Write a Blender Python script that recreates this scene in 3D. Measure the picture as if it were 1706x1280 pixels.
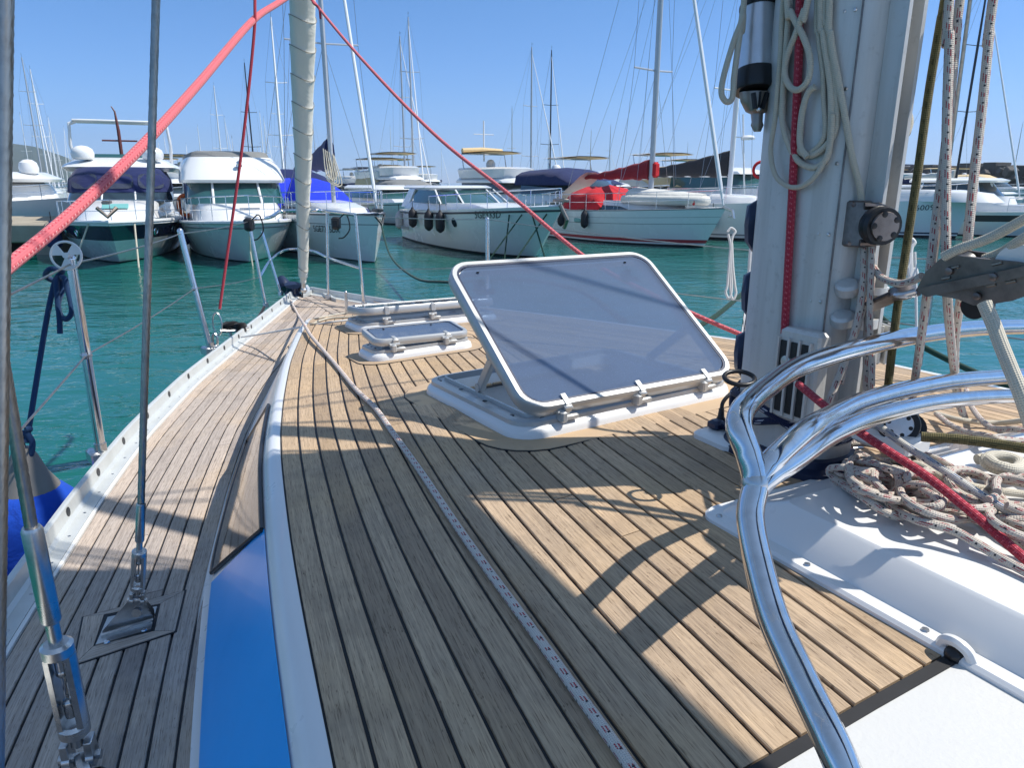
import bpy, math, random
from mathutils import Vector, Matrix, noise
random.seed(7)
C = bpy.context.scene.collection
SC = bpy.context.scene
for o in list(bpy.data.objects): bpy.data.objects.remove(o)

# ---------------------------------------------------------------- camera, sky, sun, exposure
F0 = 1183.0; ZC = 1.95; PITCH = math.radians(15.8)
SP, CP = math.sin(PITCH), math.cos(PITCH)
cd = bpy.data.cameras.new('camera'); cam = bpy.data.objects.new('camera', cd); C.objects.link(cam)
cam.location = (0, 0, ZC); cam.rotation_euler = (math.pi/2-PITCH, 0, 0)
cd.sensor_width = 36; cd.lens = F0/1706*36; cd.clip_start = .02; cd.clip_end = 20000
SC.camera = cam
SUNV = Vector((1.0, .0, 1.44)).normalized()
w = bpy.data.worlds.new('World'); SC.world = w; w.use_nodes = True
nt = w.node_tree; nt.nodes.clear()
sky = nt.nodes.new('ShaderNodeTexSky'); sky.sky_type = 'NISHITA'; sky.sun_disc = False
sky.sun_elevation = math.asin(SUNV.z); sky.sun_rotation = math.atan2(SUNV.x, SUNV.y)
sky.altitude = 0; sky.air_density = 1.0; sky.dust_density = 0; sky.ozone_density = 5
bg = nt.nodes.new('ShaderNodeBackground'); bg.inputs[1].default_value = .165
wo = nt.nodes.new('ShaderNodeOutputWorld')
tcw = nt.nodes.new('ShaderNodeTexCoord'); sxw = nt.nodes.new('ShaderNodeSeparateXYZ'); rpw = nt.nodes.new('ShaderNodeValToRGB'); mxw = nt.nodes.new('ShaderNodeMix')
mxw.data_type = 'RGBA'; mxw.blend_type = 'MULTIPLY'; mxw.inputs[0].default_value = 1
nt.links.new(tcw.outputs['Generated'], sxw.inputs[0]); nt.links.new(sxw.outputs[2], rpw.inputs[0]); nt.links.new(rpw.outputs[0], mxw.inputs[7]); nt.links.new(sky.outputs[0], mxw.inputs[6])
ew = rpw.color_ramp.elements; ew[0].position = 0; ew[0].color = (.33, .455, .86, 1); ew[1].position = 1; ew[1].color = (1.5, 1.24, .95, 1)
e_ = ew.new(.10); e_.color = (.36, .51, .76, 1); e_ = ew.new(.24); e_.color = (.34, .53, .71, 1); e_ = ew.new(.5); e_.color = (1.0, .96, .84, 1)  # upper stops made pale and warm above the view to neutralise the blue fill
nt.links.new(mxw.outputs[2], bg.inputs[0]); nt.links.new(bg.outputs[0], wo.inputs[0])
sl = bpy.data.lights.new('sun', 'SUN'); sl.energy = 4.8; sl.angle = math.radians(.53); sl.color = (1, .955, .88)
so = bpy.data.objects.new('sun', sl); C.objects.link(so)
so.rotation_euler = SUNV.to_track_quat('Z', 'Y').to_euler(); so.location = (30, 0, 60)
SC.view_settings.view_transform = 'Standard'; SC.view_settings.look = 'None'
SC.view_settings.gamma = 1; SC.view_settings.exposure = 0.33; SC.view_settings.use_curve_mapping = False
SC.render.engine = 'CYCLES'; SC.cycles.max_bounces = 8; SC.cycles.transparent_max_bounces = 12
SC.cycles.volume_bounces = 0

# ---------------------------------------------------------------- measuring helpers
def ray(px, py):
    u = (px-853)/F0; v = (py-640)/F0
    return Vector((u, CP-v*SP, -(SP+v*CP)))
def at(px, py, Y):                      # point at world distance Y
    r = ray(px, py); return Vector((r.x*Y/r.y, Y, ZC+r.z*Y/r.y))
def drop(px, py, h):                    # point h below the eye
    r = ray(px, py); t = h/-r.z; return Vector((r.x*t, r.y*t, ZC-h))
def hitp(px, py, p, nrm):
    r = ray(px, py); o = Vector((0, 0, ZC)); t = (p-o).dot(nrm)/r.dot(nrm); return o+r*t

# ---------------------------------------------------------------- mesh builder
def catmull(pts, n=8):
    pts = [Vector(p) for p in pts]
    if len(pts) < 3: 
        return [pts[0].lerp(pts[-1], i/n) for i in range(n+1)]
    out = []; P = [2*pts[0]-pts[1]]+pts+[2*pts[-1]-pts[-2]]
    for i in range(1, len(P)-2):
        a, b, c, d = P[i-1:i+3]
        for k in range(n):
            t = k/n
            out.append(.5*((2*b)+(c-a)*t+(2*a-5*b+4*c-d)*t*t+(3*b-a-3*c+d)*t**3))
    out.append(pts[-1]); return out
def resample(pts, step):
    out = [pts[0].copy()]; acc = 0
    for a, b in zip(pts, pts[1:]):
        L = (b-a).length
        if L < 1e-9: continue
        pos = step-acc
        while pos <= L:
            out.append(a.lerp(b, pos/L)); pos += step
        acc = L-(pos-step)
    out.append(pts[-1].copy()); return out
class MB:
    def __init__(s): s.v = []; s.f = []; s.m = []; s.uv = []
    def face(s, idx, m=0, uv=None): s.f.append(tuple(idx)); s.m.append(m); s.uv.append(uv)
    def add(s, p): s.v.append(tuple(p)); return len(s.v)-1
    def poly(s, pts, m=0): s.face([s.add(p) for p in pts], m); return s
    def box(s, c, sz, rot=None, m=0, bev=0.0):
        c = Vector(c); x, y, z = [q/2 for q in sz]; R = rot if rot is not None else Matrix.Identity(3)
        if bev <= 0:
            i = [s.add(c+R@Vector(p)) for p in ((-x,-y,-z),(x,-y,-z),(x,y,-z),(-x,y,-z),(-x,-y,z),(x,-y,z),(x,y,z),(-x,y,z))]
            for q in ((0,3,2,1),(4,5,6,7),(0,1,5,4),(1,2,6,5),(2,3,7,6),(3,0,4,7)): s.face([i[k] for k in q], m)
        else:
            b = min(bev, x*.9, y*.9, z*.9)
            def ring(zz, ins):
                xx, yy = x-ins, y-ins; bb = b*.7
                return [c+R@Vector(p) for p in ((-xx+bb,-yy,zz),(xx-bb,-yy,zz),(xx,-yy+bb,zz),(xx,yy-bb,zz),(xx-bb,yy,zz),(-xx+bb,yy,zz),(-xx,yy-bb,zz),(-xx,-yy+bb,zz))]
            s.loft([ring(-z, b), ring(-z+b, 0), ring(z-b, 0), ring(z, b)], m=m)
        return s
    def loft(s, rings, closed=True, caps=True, m=0, mats=None):
        base = [[s.add(p) for p in r] for r in rings]; n = len(rings[0])
        for k in range(len(rings)-1):
            mm = mats[k] if mats else m
            for j in range(n if closed else n-1):
                j2 = (j+1) % n
                s.face((base[k][j], base[k][j2], base[k+1][j2], base[k+1][j]), mm)
        if caps:
            s.face(list(reversed(base[0])), mats[0] if mats else m); s.face(base[-1], mats[-1] if mats else m)
        return s
    def loopring(s, rings, m=0):        # closed sweep, closed both ways
        base = [[s.add(p) for p in r] for r in rings]; n = len(rings[0]); K = len(rings)
        for k in range(K):
            for j in range(n):
                j2 = (j+1) % n; k2 = (k+1) % K
                s.face((base[k][j], base[k][j2], base[k2][j2], base[k2][j]), m)
        return s
    def tube(s, pts, r, n=8, cap=True, m=0, lobes=0, twist=0.0, depth=.1, flat=1.0):
        pts = [Vector(p) for p in pts]; K = len(pts)
        if K < 2: return s
        T = []
        for i in range(K):
            t = (pts[min(i+1, K-1)]-pts[max(i-1, 0)]); T.append(t.normalized() if t.length > 1e-9 else Vector((0,0,1)))
        up = Vector((0, 0, 1)) if abs(T[0].z) < .9 else Vector((1, 0, 0))
        N = (up-T[0]*up.dot(T[0])).normalized(); L = 0; prev = None
        for i in range(K):
            if i: 
                N = (N-T[i]*N.dot(T[i])); N = N.normalized() if N.length > 1e-6 else T[i].orthogonal().normalized(); L += (pts[i]-pts[i-1]).length
            B = T[i].cross(N); rr = r[i] if isinstance(r, (list, tuple)) else r; row = []
            for j in range(n):
                a = 2*math.pi*j/n; q = rr
                if lobes: q = rr*(1-depth+depth*abs(math.cos((a+twist*L)*lobes/2))*1.2)
                row.append(s.add(pts[i]+(N*math.cos(a)+B*math.sin(a)*flat)*q))
            if prev:
                for j in range(n):
                    j2 = (j+1) % n
                    s.face((prev[0][j], prev[0][j2], row[j2], row[j]), m, ((j/n, prev[1]), ((j+1)/n, prev[1]), ((j+1)/n, L), (j/n, L)))
            elif cap: s.face(list(reversed(row)), m)
            prev = (row, L)
        if cap: s.face(prev[0], m)
        return s
    def lathe(s, prof, o=(0,0,0), ax=(0,0,1), n=16, m=0):    # prof [(r, h)]
        o = Vector(o); ax = Vector(ax).normalized(); N = ax.orthogonal().normalized(); B = ax.cross(N)
        s.loft([[o+ax*h+(N*math.cos(2*math.pi*j/n)+B*math.sin(2*math.pi*j/n))*max(r, 1e-4) for j in range(n)] for r, h in prof], m=m)
        return s
    def ball(s, c, r, n=12, sc=(1,1,1), m=0):
        c = Vector(c); k = 8
        s.loft([[c+Vector((sc[0]*r*math.sin(math.pi*max(i,.02)/k)*math.cos(2*math.pi*j/n), sc[1]*r*math.sin(math.pi*max(i,.02)/k)*math.sin(2*math.pi*j/n), -sc[2]*r*math.cos(math.pi*i/k))) for j in range(n)] for i in ([.15]+list(range(1, k))+[k-.15])], m=m)
        return s
    def build(s, name, mats, parent=None, smooth=35, world=None):
        me = bpy.data.meshes.new(name); me.from_pydata(s.v, [], s.f)
        if not isinstance(mats, (list, tuple)): mats = [mats]
        for q in mats: me.materials.append(q)
        for p, mi in zip(me.polygons, s.m): p.material_index = min(mi, len(mats)-1)
        if any(s.uv):
            ul = me.uv_layers.new(name='UVMap').data; k = 0
            for p, uv in zip(me.polygons, s.uv):
                if uv:
                    for q, li in enumerate(p.loop_indices): ul[li].uv = uv[q]
        me.update()
        if smooth:
            me.polygons.foreach_set('use_smooth', [True]*len(me.polygons)); me.set_sharp_from_angle(angle=math.radians(smooth))
        o = bpy.data.objects.new(name, me); C.objects.link(o)
        if parent is not None:
            o.parent = parent
            if parent.get('_w'): o.matrix_parent_inverse = Matrix.Translation(-parent.location)
        return o
def empty(name, loc, rz=0, world=False, label=None, cat=None, group=None):
    o = bpy.data.objects.new(name, None); C.objects.link(o); o.location = loc; o.rotation_euler = (0, 0, rz)
    o.empty_display_size = .2
    if world: o['_w'] = 1
    tag(o, label, cat, group); return o
def tag(o, label=None, cat=None, group=None, kind=None):
    if label: o['label'] = label
    if cat: o['category'] = cat
    if group: o['group'] = group
    if kind: o['kind'] = kind
    return o
def copy_tree(o, parent=None):
    c = o.copy(); C.objects.link(c)
    if parent is not None: c.parent = parent; c.matrix_parent_inverse = o.matrix_parent_inverse.copy()
    for ch in o.children: copy_tree(ch, c)
    return c

# ---------------------------------------------------------------- materials
class NM:
    def __init__(s, name):
        s.m = bpy.data.materials.new(name); s.m.use_nodes = True; s.t = s.m.node_tree; s.t.nodes.clear()
        s.out = s.n('ShaderNodeOutputMaterial')
    def n(s, t, **k):
        q = s.t.nodes.new(t)
        for a, b in k.items(): setattr(q, a, b)
        return q
    def l(s, a, b): s.t.links.new(a, b)
    def noise(s, vec, scale, detail=3, rough=.5, dist=0):
        q = s.n('ShaderNodeTexNoise'); q.inputs['Scale'].default_value = scale; q.inputs['Detail'].default_value = detail
        q.inputs['Roughness'].default_value = rough; q.inputs['Distortion'].default_value = dist
        if vec: s.l(vec, q.inputs['Vector'])
        return q.outputs['Fac']
    def ramp(s, fac, stops):
        q = s.n('ShaderNodeValToRGB'); e = q.color_ramp.elements
        while len(e) < len(stops): e.new(.5)
        for i, (p, c) in enumerate(stops): e[i].position = p; e[i].color = (*c, 1) if len(c) == 3 else c
        s.l(fac, q.inputs[0]); return q.outputs[0]
    def mix(s, fac, a, b, mode='MIX'):
        q = s.n('ShaderNodeMix', data_type='RGBA', blend_type=mode)
        for sock, val in ((0, fac), (6, a), (7, b)):
            if hasattr(val, 'links'): s.l(val, q.inputs[sock])
            else: q.inputs[sock].default_value = val if sock == 0 else (*val, 1)
        return q.outputs[2]
    def math(s, op, a, b=0.0, c=None):
        q = s.n('ShaderNodeMath', operation=op)
        for i, val in enumerate((a, b) if c is None else (a, b, c)):
            if hasattr(val, 'links'): s.l(val, q.inputs[i])
            else: q.inputs[i].default_value = val
        return q.outputs[0]
    def bump(s, h, strength=.3, dist=.01, nrm=None):
        q = s.n('ShaderNodeBump'); q.inputs['Strength'].default_value = strength; q.inputs['Distance'].default_value = dist
        s.l(h, q.inputs['Height'])
        if nrm: s.l(nrm, q.inputs['Normal'])
        return q.outputs[0]
    def bsdf(s, col, rough=.5, metal=0, bump=None, spec=.5, coat=0, sheen=0, trans=0, ior=1.45):
        q = s.n('ShaderNodeBsdfPrincipled')
        for sock, val in (('Base Color', col), ('Roughness', rough), ('Metallic', metal)):
            if hasattr(val, 'links'): s.l(val, q.inputs[sock])
            else: q.inputs[sock].default_value = (*val, 1) if sock == 'Base Color' else val
        q.inputs['Specular IOR Level'].default_value = spec; q.inputs['Coat Weight'].default_value = coat
        q.inputs['Transmission Weight'].default_value = trans; q.inputs['IOR'].default_value = ior
        q.inputs['Sheen Weight'].default_value = sheen
        if bump: s.l(bump, q.inputs['Normal'])
        s.l(q.outputs[0], s.out.inputs[0]); return q
MATS = {}
def paint(name, col, rough=.35, metal=0, dirt=.12, scale=6, bumpy=0, coat=0, spec=.5, dcol=None):
    if name in MATS: return MATS[name]
    k = NM(name); tc = k.n('ShaderNodeTexCoord').outputs['Object']
    n1 = k.noise(tc, scale, 5, .6); n2 = k.noise(tc, scale*9, 3)
    dc = dcol or tuple(c*.6 for c in col)
    fac = k.math('MULTIPLY', k.ramp(n1, [(.38, (0,0,0)), (.75, (1,1,1))]), dirt*2.2)
    c = k.mix(fac, col, dc)
    c = k.mix(k.math('MULTIPLY', n2, dirt), c, tuple(x*.75 for x in col))
    b = k.bump(k.noise(tc, scale*25, 3), bumpy, .004) if bumpy else None
    r = k.math('ADD', k.math('MULTIPLY', n1, .18), rough-.08)
    k.bsdf(c, r, metal, b, spec, coat); MATS[name] = k.m; return k.m
def metal(name, col, rough, dirt=.1, scale=30, aniso=False):
    if name in MATS: return MATS[name]
    k = NM(name); tc = k.n('ShaderNodeTexCoord').outputs['Object']
    n1 = k.noise(tc, scale, 5, .65); n2 = k.noise(tc, scale*.25, 4)
    c = k.mix(k.math('MULTIPLY', k.ramp(n1, [(.45, (0,0,0)), (.8, (1,1,1))]), dirt*3), col, tuple(x*.45 for x in col))
    r = k.math('ADD', k.math('MULTIPLY', n2, .22), max(rough-.09, .01))
    k.bsdf(c, r, 1.0, k.bump(n1, .06, .001)); MATS[name] = k.m; return k.m
def cloth(name, col, rough=.85, fold=.5, scale=3, weave=700, dirt=.2):
    if name in MATS: return MATS[name]
    k = NM(name); tc = k.n('ShaderNodeTexCoord').outputs['Object']
    n1 = k.noise(tc, scale, 4, .55, .6); n2 = k.noise(tc, weave*.3, 2)
    c = k.mix(k.math('MULTIPLY', n1, dirt), col, tuple(x*.45 for x in col))
    b = k.bump(n1, fold, .06); b = k.bump(n2, .15, .002, b)
    k.bsdf(c, rough, 0, b, .3, sheen=.1); MATS[name] = k.m; return k.m
def rope_mat(name, base, fleck=None, f2=None, freq=28, rows=4, dirt=.25):
    k = NM(name); uvn = k.n('ShaderNodeUVMap').outputs[0]; sep = k.n('ShaderNodeSeparateXYZ'); k.l(uvn, sep.inputs[0])
    u, v = sep.outputs[0], sep.outputs[1]
    tc = k.n('ShaderNodeTexCoord').outputs['Object']; nz = k.noise(tc, 30, 4, .6)
    P2 = 2*math.pi
    d1 = k.math('SINE', k.math('ADD', k.math('MULTIPLY', u, P2*8), k.math('MULTIPLY', v, 1150)))
    d2 = k.math('SINE', k.math('SUBTRACT', k.math('MULTIPLY', u, P2*8), k.math('MULTIPLY', v, 1150)))
    br = k.math('MULTIPLY', d1, d2)
    col = k.mix(k.math('MULTIPLY', nz, dirt), base, tuple(x*.4 for x in base))
    col = k.mix(k.math('MULTIPLY', k.math('GREATER_THAN', k.math('MULTIPLY', br, -1.0),   .45), .42), col, tuple(x*.35 for x in base))
    if fleck:
        row = k.math('FLOOR', k.math('MULTIPLY', u, rows)); ph = k.math('MULTIPLY', row, .5)
        jit = k.math('MULTIPLY', k.noise(tc, 18, 2), 1.6)
        fr = k.math('FRACT', k.math('ADD', k.math('ADD', k.math('MULTIPLY', v, freq), k.math('MULTIPLY', u, 1.3)), k.math('ADD', ph, jit)))
        fu = k.math('FRACT', k.math('MULTIPLY', u, rows*1.0))
        m1 = k.math('MULTIPLY', k.math('LESS_THAN', fr, .36), k.math('LESS_THAN', k.math('PINGPONG', k.math('SUBTRACT', fu, .02), .26), .17))
        m1 = k.math('MULTIPLY', m1, k.math('LESS_THAN', fu, .54))
        # fleck strands broken by the braid
        m1 = k.math('MULTIPLY', m1, k.math('GREATER_THAN', br, -.45))
        col = k.mix(k.math('MULTIPLY', m1, k.math('ADD', .65, k.math('MULTIPLY', nz, .6))), col, fleck)
        if f2:
            fr2 = k.math('FRACT', k.math('ADD', k.math('MULTIPLY', v, freq), k.math('ADD', ph, .5)))
            m2 = k.math('MULTIPLY', k.math('LESS_THAN', fr2, .10), k.math('LESS_THAN', fu, .3))
            col = k.mix(m2, col, f2)
    k.bsdf(col, .85, 0, k.bump(br, .5, .0012), .25, sheen=.15); MATS[name] = k.m; return k.m

def teak(name, light, dark, gold):
    k = NM(name); uv = k.n('ShaderNodeUVMap').outputs[0]; oi = k.n('ShaderNodeObjectInfo').outputs['Random']
    tc = k.n('ShaderNodeTexCoord').outputs['Object']
    mp = k.n('ShaderNodeMapping'); k.l(uv, mp.inputs[0]); mp.inputs['Scale'].default_value = (300, 7, 1)
    cb = k.n('ShaderNodeCombineXYZ'); k.l(k.math('MULTIPLY', oi, 91.0), cb.inputs[0]); k.l(k.math('MULTIPLY', oi, 37.0), cb.inputs[1]); k.l(cb.outputs[0], mp.inputs['Location'])
    g = k.noise(mp.outputs[0], 1.0, 5, .65, .4)
    mp2 = k.n('ShaderNodeMapping'); k.l(uv, mp2.inputs[0]); mp2.inputs['Scale'].default_value = (700, 30, 1)
    g2 = k.noise(mp2.outputs[0], 1.0, 3, .6)
    col = k.mix(k.ramp(g, [(.30, (0,0,0)), (.70, (1,1,1))]), dark, light)
    tone = k.ramp(oi, [(0, (.72,.69,.67)), (.35, (.92,.90,.88)), (.7, (1.05,1.02,.98)), (1, (1.22,1.13,1.02))])
    col = k.mix(1.0, col, tone, 'MULTIPLY')
    big = k.noise(tc, 3.2, 4, .6)
    col = k.mix(k.math('MULTIPLY', k.ramp(big, [(.45, (0,0,0)), (.68, (1,1,1))]), .42), col, gold)
    gs = k.noise(tc, 7.5, 4, .6)
    col = k.mix(k.math('MULTIPLY', k.ramp(gs, [(.55, (0,0,0)), (.72, (1,1,1))]), .40), col, tuple(x*.72 for x in dark))
    pores = k.ramp(g2, [(.30, (.30,.26,.23)), (.46, (1,1,1))])
    col = k.mix(.85, col, k.mix(1.0, col, pores, 'MULTIPLY'))
    vo = k.n('ShaderNodeTexVoronoi'); mp3 = k.n('ShaderNodeMapping'); k.l(uv, mp3.inputs[0]); mp3.inputs['Scale'].default_value = (190, 75, 1); k.l(mp3.outputs[0], vo.inputs[0]); vo.inputs['Scale'].default_value = 1
    spots = k.ramp(vo.outputs['Distance'], [(.10, (.45,.42,.40)), (.22, (1,1,1))])
    sm = k.ramp(k.noise(tc, 12, 2), [(.50, (0,0,0)), (.62, (1,1,1))])
    col = k.mix(k.math('MULTIPLY', sm, .8), col, k.mix(1.0, col, spots, 'MULTIPLY'))
    b = k.bump(g, .5, .0016); b = k.bump(g2, .35, .0008, b)
    k.bsdf(col, .72, 0, b, .28); MATS[name] = k.m; return k.m

M_side = teak('bleached_side_teak', (.54,.475,.425), (.30,.26,.235), (.56,.41,.26))
M_roof = teak('roof_teak', (.57,.435,.30), (.31,.235,.17), (.54,.37,.20))
M_caulk = paint('caulking', (.012,.015,.02), .55, dirt=.3, scale=30)
M_gel = paint('white_gelcoat', (.72,.72,.715), .28, dirt=.05, scale=5, coat=.3, dcol=(.62,.60,.55))
M_gelrough = paint('nonskid_gelcoat', (.56,.56,.55), .5, dirt=.14, scale=8, bumpy=.10, dcol=(.6,.58,.52))
M_blue = paint('blue_stripe', (.002,.40,.95), .32, dirt=.14, scale=3, coat=.12, spec=.4, dcol=(.004,.28,.70))
M_alu = metal('anodised_aluminium', (.66,.67,.68), .38, .10)
M_rail = paint('toe_rail_aluminium', (.62,.64,.63), .42, metal=.35, dirt=.18, scale=12, dcol=(.42,.42,.38))
M_ss = metal('polished_stainless', (.68,.68,.69), .09, .12, 45)
M_ssd = metal('dull_stainless', (.58,.57,.56), .28, .25)
M_wire = metal('wire_stainless', (.40,.385,.36), .36, .22, 60)
M_rusty = metal('weathered_steel', (.26,.225,.21), .42, .4, 20)
M_bronze = metal('dark_bronze_steel', (.32,.27,.23), .38, .3, 20)
M_hatchalu = paint('hatch_frame_aluminium', (.50,.505,.50), .38, metal=.45, dirt=.16, scale=14, dcol=(.42,.41,.38))
def mast_mat():
    k = NM('mast_anodised'); tc = k.n('ShaderNodeTexCoord').outputs['Object']; mp = k.n('ShaderNodeMapping'); k.l(tc, mp.inputs[0]); mp.inputs['Scale'].default_value = (38, 38, 2.2)
    st = k.noise(mp.outputs[0], 1, 5, .65, .3); sp = k.noise(tc, 60, 4, .7); bl = k.noise(tc, 5, 4, .6)
    col = k.mix(k.math('MULTIPLY', k.ramp(st, [(.45, (0,0,0)), (.72, (1,1,1))]), .45), (.60,.59,.565), (.36,.34,.31))
    col = k.mix(k.math('MULTIPLY', k.ramp(sp, [(.58, (0,0,0)), (.70, (1,1,1))]), .30), col, (.30,.28,.25))
    col = k.mix(k.math('MULTIPLY', k.ramp(bl, [(.5, (0,0,0)), (.7, (1,1,1))]), .22), col, (.72,.72,.70))
    k.bsdf(col, k.math('ADD', .32, k.math('MULTIPLY', st, .25)), .30, k.bump(st, .12, .001)); return k.m
M_mast = mast_mat()
M_black = paint('black_plastic', (.014,.014,.016), .38, dirt=.2, scale=15)
M_blackrub = paint('black_rubber', (.02,.02,.022), .7, dirt=.3, scale=20)
M_white = paint('white_plastic', (.78,.78,.76), .35, dirt=.08)
M_navyp = paint('navy_plastic', (.012,.022,.06), .4, dirt=.2)
M_rope_cream = rope_mat('cream_rope', (.62,.57,.46))
M_rope_olive = rope_mat('olive_rope', (.15,.125,.05), (.05,.045,.02), freq=40)
M_rope_fleck = rope_mat('fleck_rope', (.62,.55,.47), (.30,.012,.03), (.03,.03,.035), freq=42, dirt=.4)
M_rope_fleckd = rope_mat('deck_fleck_rope', (.70,.64,.57), (.40,.02,.04), (.03,.03,.035), freq=44, dirt=.25)
M_rope_blue = rope_mat('blue_fleck_rope', (.62,.60,.55), (.05,.12,.30), (.04,.05,.09), freq=30, dirt=.4)
M_rope_red = rope_mat('red_rope', (.74,.16,.18), (.42,.02,.04), (.85,.55,.52), freq=60)
M_rope_redd = rope_mat('crimson_rope', (.46,.04,.065), (.62,.16,.19), (.22,.01,.03), freq=110, rows=6)
M_rope_navy = rope_mat('navy_rope', (.010,.016,.055), (.5,.5,.55), freq=18, rows=3)
M_rope_teal = rope_mat('dark_blue_line', (.015,.05,.13))
M_rope_black = rope_mat('black_rope', (.012,.012,.014))
M_rope_green = rope_mat('green_mooring', (.012,.05,.035))
M_rope_white = rope_mat('white_rope', (.74,.73,.70), dirt=.1)
M_furl = cloth('furler_canvas', (.74,.71,.63), fold=.25, scale=5)
M_fblue = cloth('fender_sock', (.006,.06,.42), fold=.35, scale=8)

def pane_mat(name, tint, haze, hcol, rough=.04):
    k = NM(name); tc = k.n('ShaderNodeTexCoord').outputs['Object']
    tr = k.n('ShaderNodeBsdfTransparent'); tr.inputs[0].default_value = (*tint, 1)
    df = k.n('ShaderNodeBsdfDiffuse'); df.inputs[0].default_value = (*hcol, 1)
    tl = k.n('ShaderNodeBsdfTranslucent'); tl.inputs[0].default_value = (*hcol, 1)
    a = k.n('ShaderNodeMixShader'); a.inputs[0].default_value = .5; k.l(df.outputs[0], a.inputs[1]); k.l(tl.outputs[0], a.inputs[2])
    sp = k.ramp(k.noise(tc, 520, 2), [(.62, (0,0,0)), (.72, (1,1,1))]); cl = k.noise(tc, 5, 4, .6)
    fac = k.math('ADD', k.math('MULTIPLY', sp, .22), k.math('ADD', haze-.08, k.math('MULTIPLY', cl, .16)))
    b = k.n('ShaderNodeMixShader'); k.l(fac, b.inputs[0]); k.l(tr.outputs[0], b.inputs[1]); k.l(a.outputs[0], b.inputs[2])
    gl = k.n('ShaderNodeBsdfGlossy'); gl.inputs['Roughness'].default_value = rough
    fr = k.n('ShaderNodeFresnel'); fr.inputs[0].default_value = 1.45
    c = k.n('ShaderNodeMixShader'); gm = k.n('ShaderNodeNewGeometry'); k.l(k.math('MULTIPLY', fr.outputs[0], k.math('SUBTRACT', 1.0, gm.outputs['Backfacing'])), c.inputs[0]); k.l(b.outputs[0], c.inputs[1]); k.l(gl.outputs[0], c.inputs[2])
    k.l(c.outputs[0], k.out.inputs[0]); MATS[name] = k.m; return k.m
M_acryl = pane_mat('smoked_acrylic', (.54,.63,.74), .48, (.27,.35,.50))
M_clear = pane_mat('clear_vinyl', (.45,.50,.60), .25, (.30,.34,.42))
M_glass = paint('dark_boat_glass', (.015,.03,.04), .06, dirt=.05, spec=.8, coat=.5)
M_glassg = paint('green_boat_glass', (.02,.085,.09), .08, dirt=.1, spec=.8, coat=.5)
M_glasst = paint('tinted_cabin_window', (.03,.025,.022), .07, dirt=.15, spec=.8, coat=.6)

def water_mat():
    k = NM('sea_water'); tc = k.n('ShaderNodeTexCoord').outputs['Object']
    mp = k.n('ShaderNodeMapping'); k.l(tc, mp.inputs[0]); mp.inputs['Scale'].default_value = (1, 1.7, 1); mp.inputs['Rotation'].default_value = (0, 0, .25)
    n1 = k.noise(mp.outputs[0], .9, 3, .5, .6); n2 = k.noise(mp.outputs[0], 2.6, 3, .55, .8); n3 = k.noise(mp.outputs[0], 9, 2, .5, .3)
    pt = k.ramp(k.noise(tc, .22, 3, .5), [(.38, (.35,.35,.35)), (.62, (1,1,1))])
    b = k.bump(k.math('MULTIPLY', n1, pt), .8, .10); b = k.bump(k.math('MULTIPLY', n2, pt), .8, .038, b); b = k.bump(k.math('MULTIPLY', n3, pt), .7, .012, b)
    big = k.noise(tc, .12, 3, .5)
    col = k.ramp(big, [(.3, (.003,.088,.064)), (.7, (.005,.115,.108))])
    q = k.bsdf(col, .05, 0, b, .5, ior=1.33); MATS['water'] = k.m; return k.m
M_water = water_mat()
# ---------------------------------------------------------------- water and the land behind
def grid_plane(name, x0, x1, y0, y1, z, mat, kind):
    m = MB(); m.poly([(x0,y0,z),(x1,y0,z),(x1,y1,z),(x0,y1,z)]); o = m.build(name, mat, smooth=0); return tag(o, kind=kind)
grid_plane('water', -6000, 6000, -3000, 9000, 0, M_water, 'structure')

# ---------------------------------------------------------------- own yacht frame: s forward from the mast, a to starboard
MX, MY = .53, 1.27; TH = math.radians(28)
DV = Vector((-math.sin(TH), math.cos(TH), 0)); NV = Vector((math.cos(TH), math.sin(TH), 0)); A0 = .06
ROTB = Matrix((( NV.x, DV.x, 0), (NV.y, DV.y, 0), (0, 0, 1)))     # columns: starboard, forward, up
def lerp_tab(tab, s):
    if s <= tab[0][0]: return tab[0][1]
    for (x0, y0), (x1, y1) in zip(tab, tab[1:]):
        if s <= x1:
            return y0+(y1-y0)*(s-x0)/(x1-x0)
    return tab[-1][1]
def smooth_tab(tab, lo, hi, n=120):
    out = [(lo+(hi-lo)*i/n, lerp_tab(tab, lo+(hi-lo)*i/n)) for i in range(n+1)]
    for _ in range(10):
        out = [out[0]]+[(out[i][0], (out[i-1][1]+2*out[i][1]+out[i+1][1])/4) for i in range(1, n)]+[out[-1]]
    return out
GIN = smooth_tab([(-6,-1.25),(-4,-1.45),(-1.5,-1.53),(0,-1.435),(.49,-1.357),(.70,-1.312),(1.14,-1.219),(1.65,-1.09),(2.27,-.885),(3.1,-.55),(3.885,-.235),(4.5,.01),(4.62,.05)], -6, 4.62, 240)
EDG = smooth_tab([(-4,-1.08),(-1.5,-1.05),(-.5,-.98),(-.29,-.955),(-.07,-.933),(.19,-.902),(.557,-.848),(.706,-.822),(1.037,-.753),(1.556,-.632),(2.23,-.443),(2.87,-.234),(3.15,-.08),(3.25,.0)], -4, 3.25, 160)
def aG(s): return lerp_tab(GIN, s)          # port inner edge of the toe rail
def aE(s): return lerp_tab(EDG, s)          # port edge of the roof planking
def slope(fn, s): return (fn(s+.03)-fn(s-.03))/.06
HD = .81
def sm(t): t = min(max(t, 0), 1); return t*t*(3-2*t)
def hroof(s, a): 
    e = abs(a-A0)/.95
    return .50+.06*max(min(s-.6, 2.0), 0)+.19*sm((s-2.5)/.75)+.05*e*e
def hside(s, a): return HD
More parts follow.
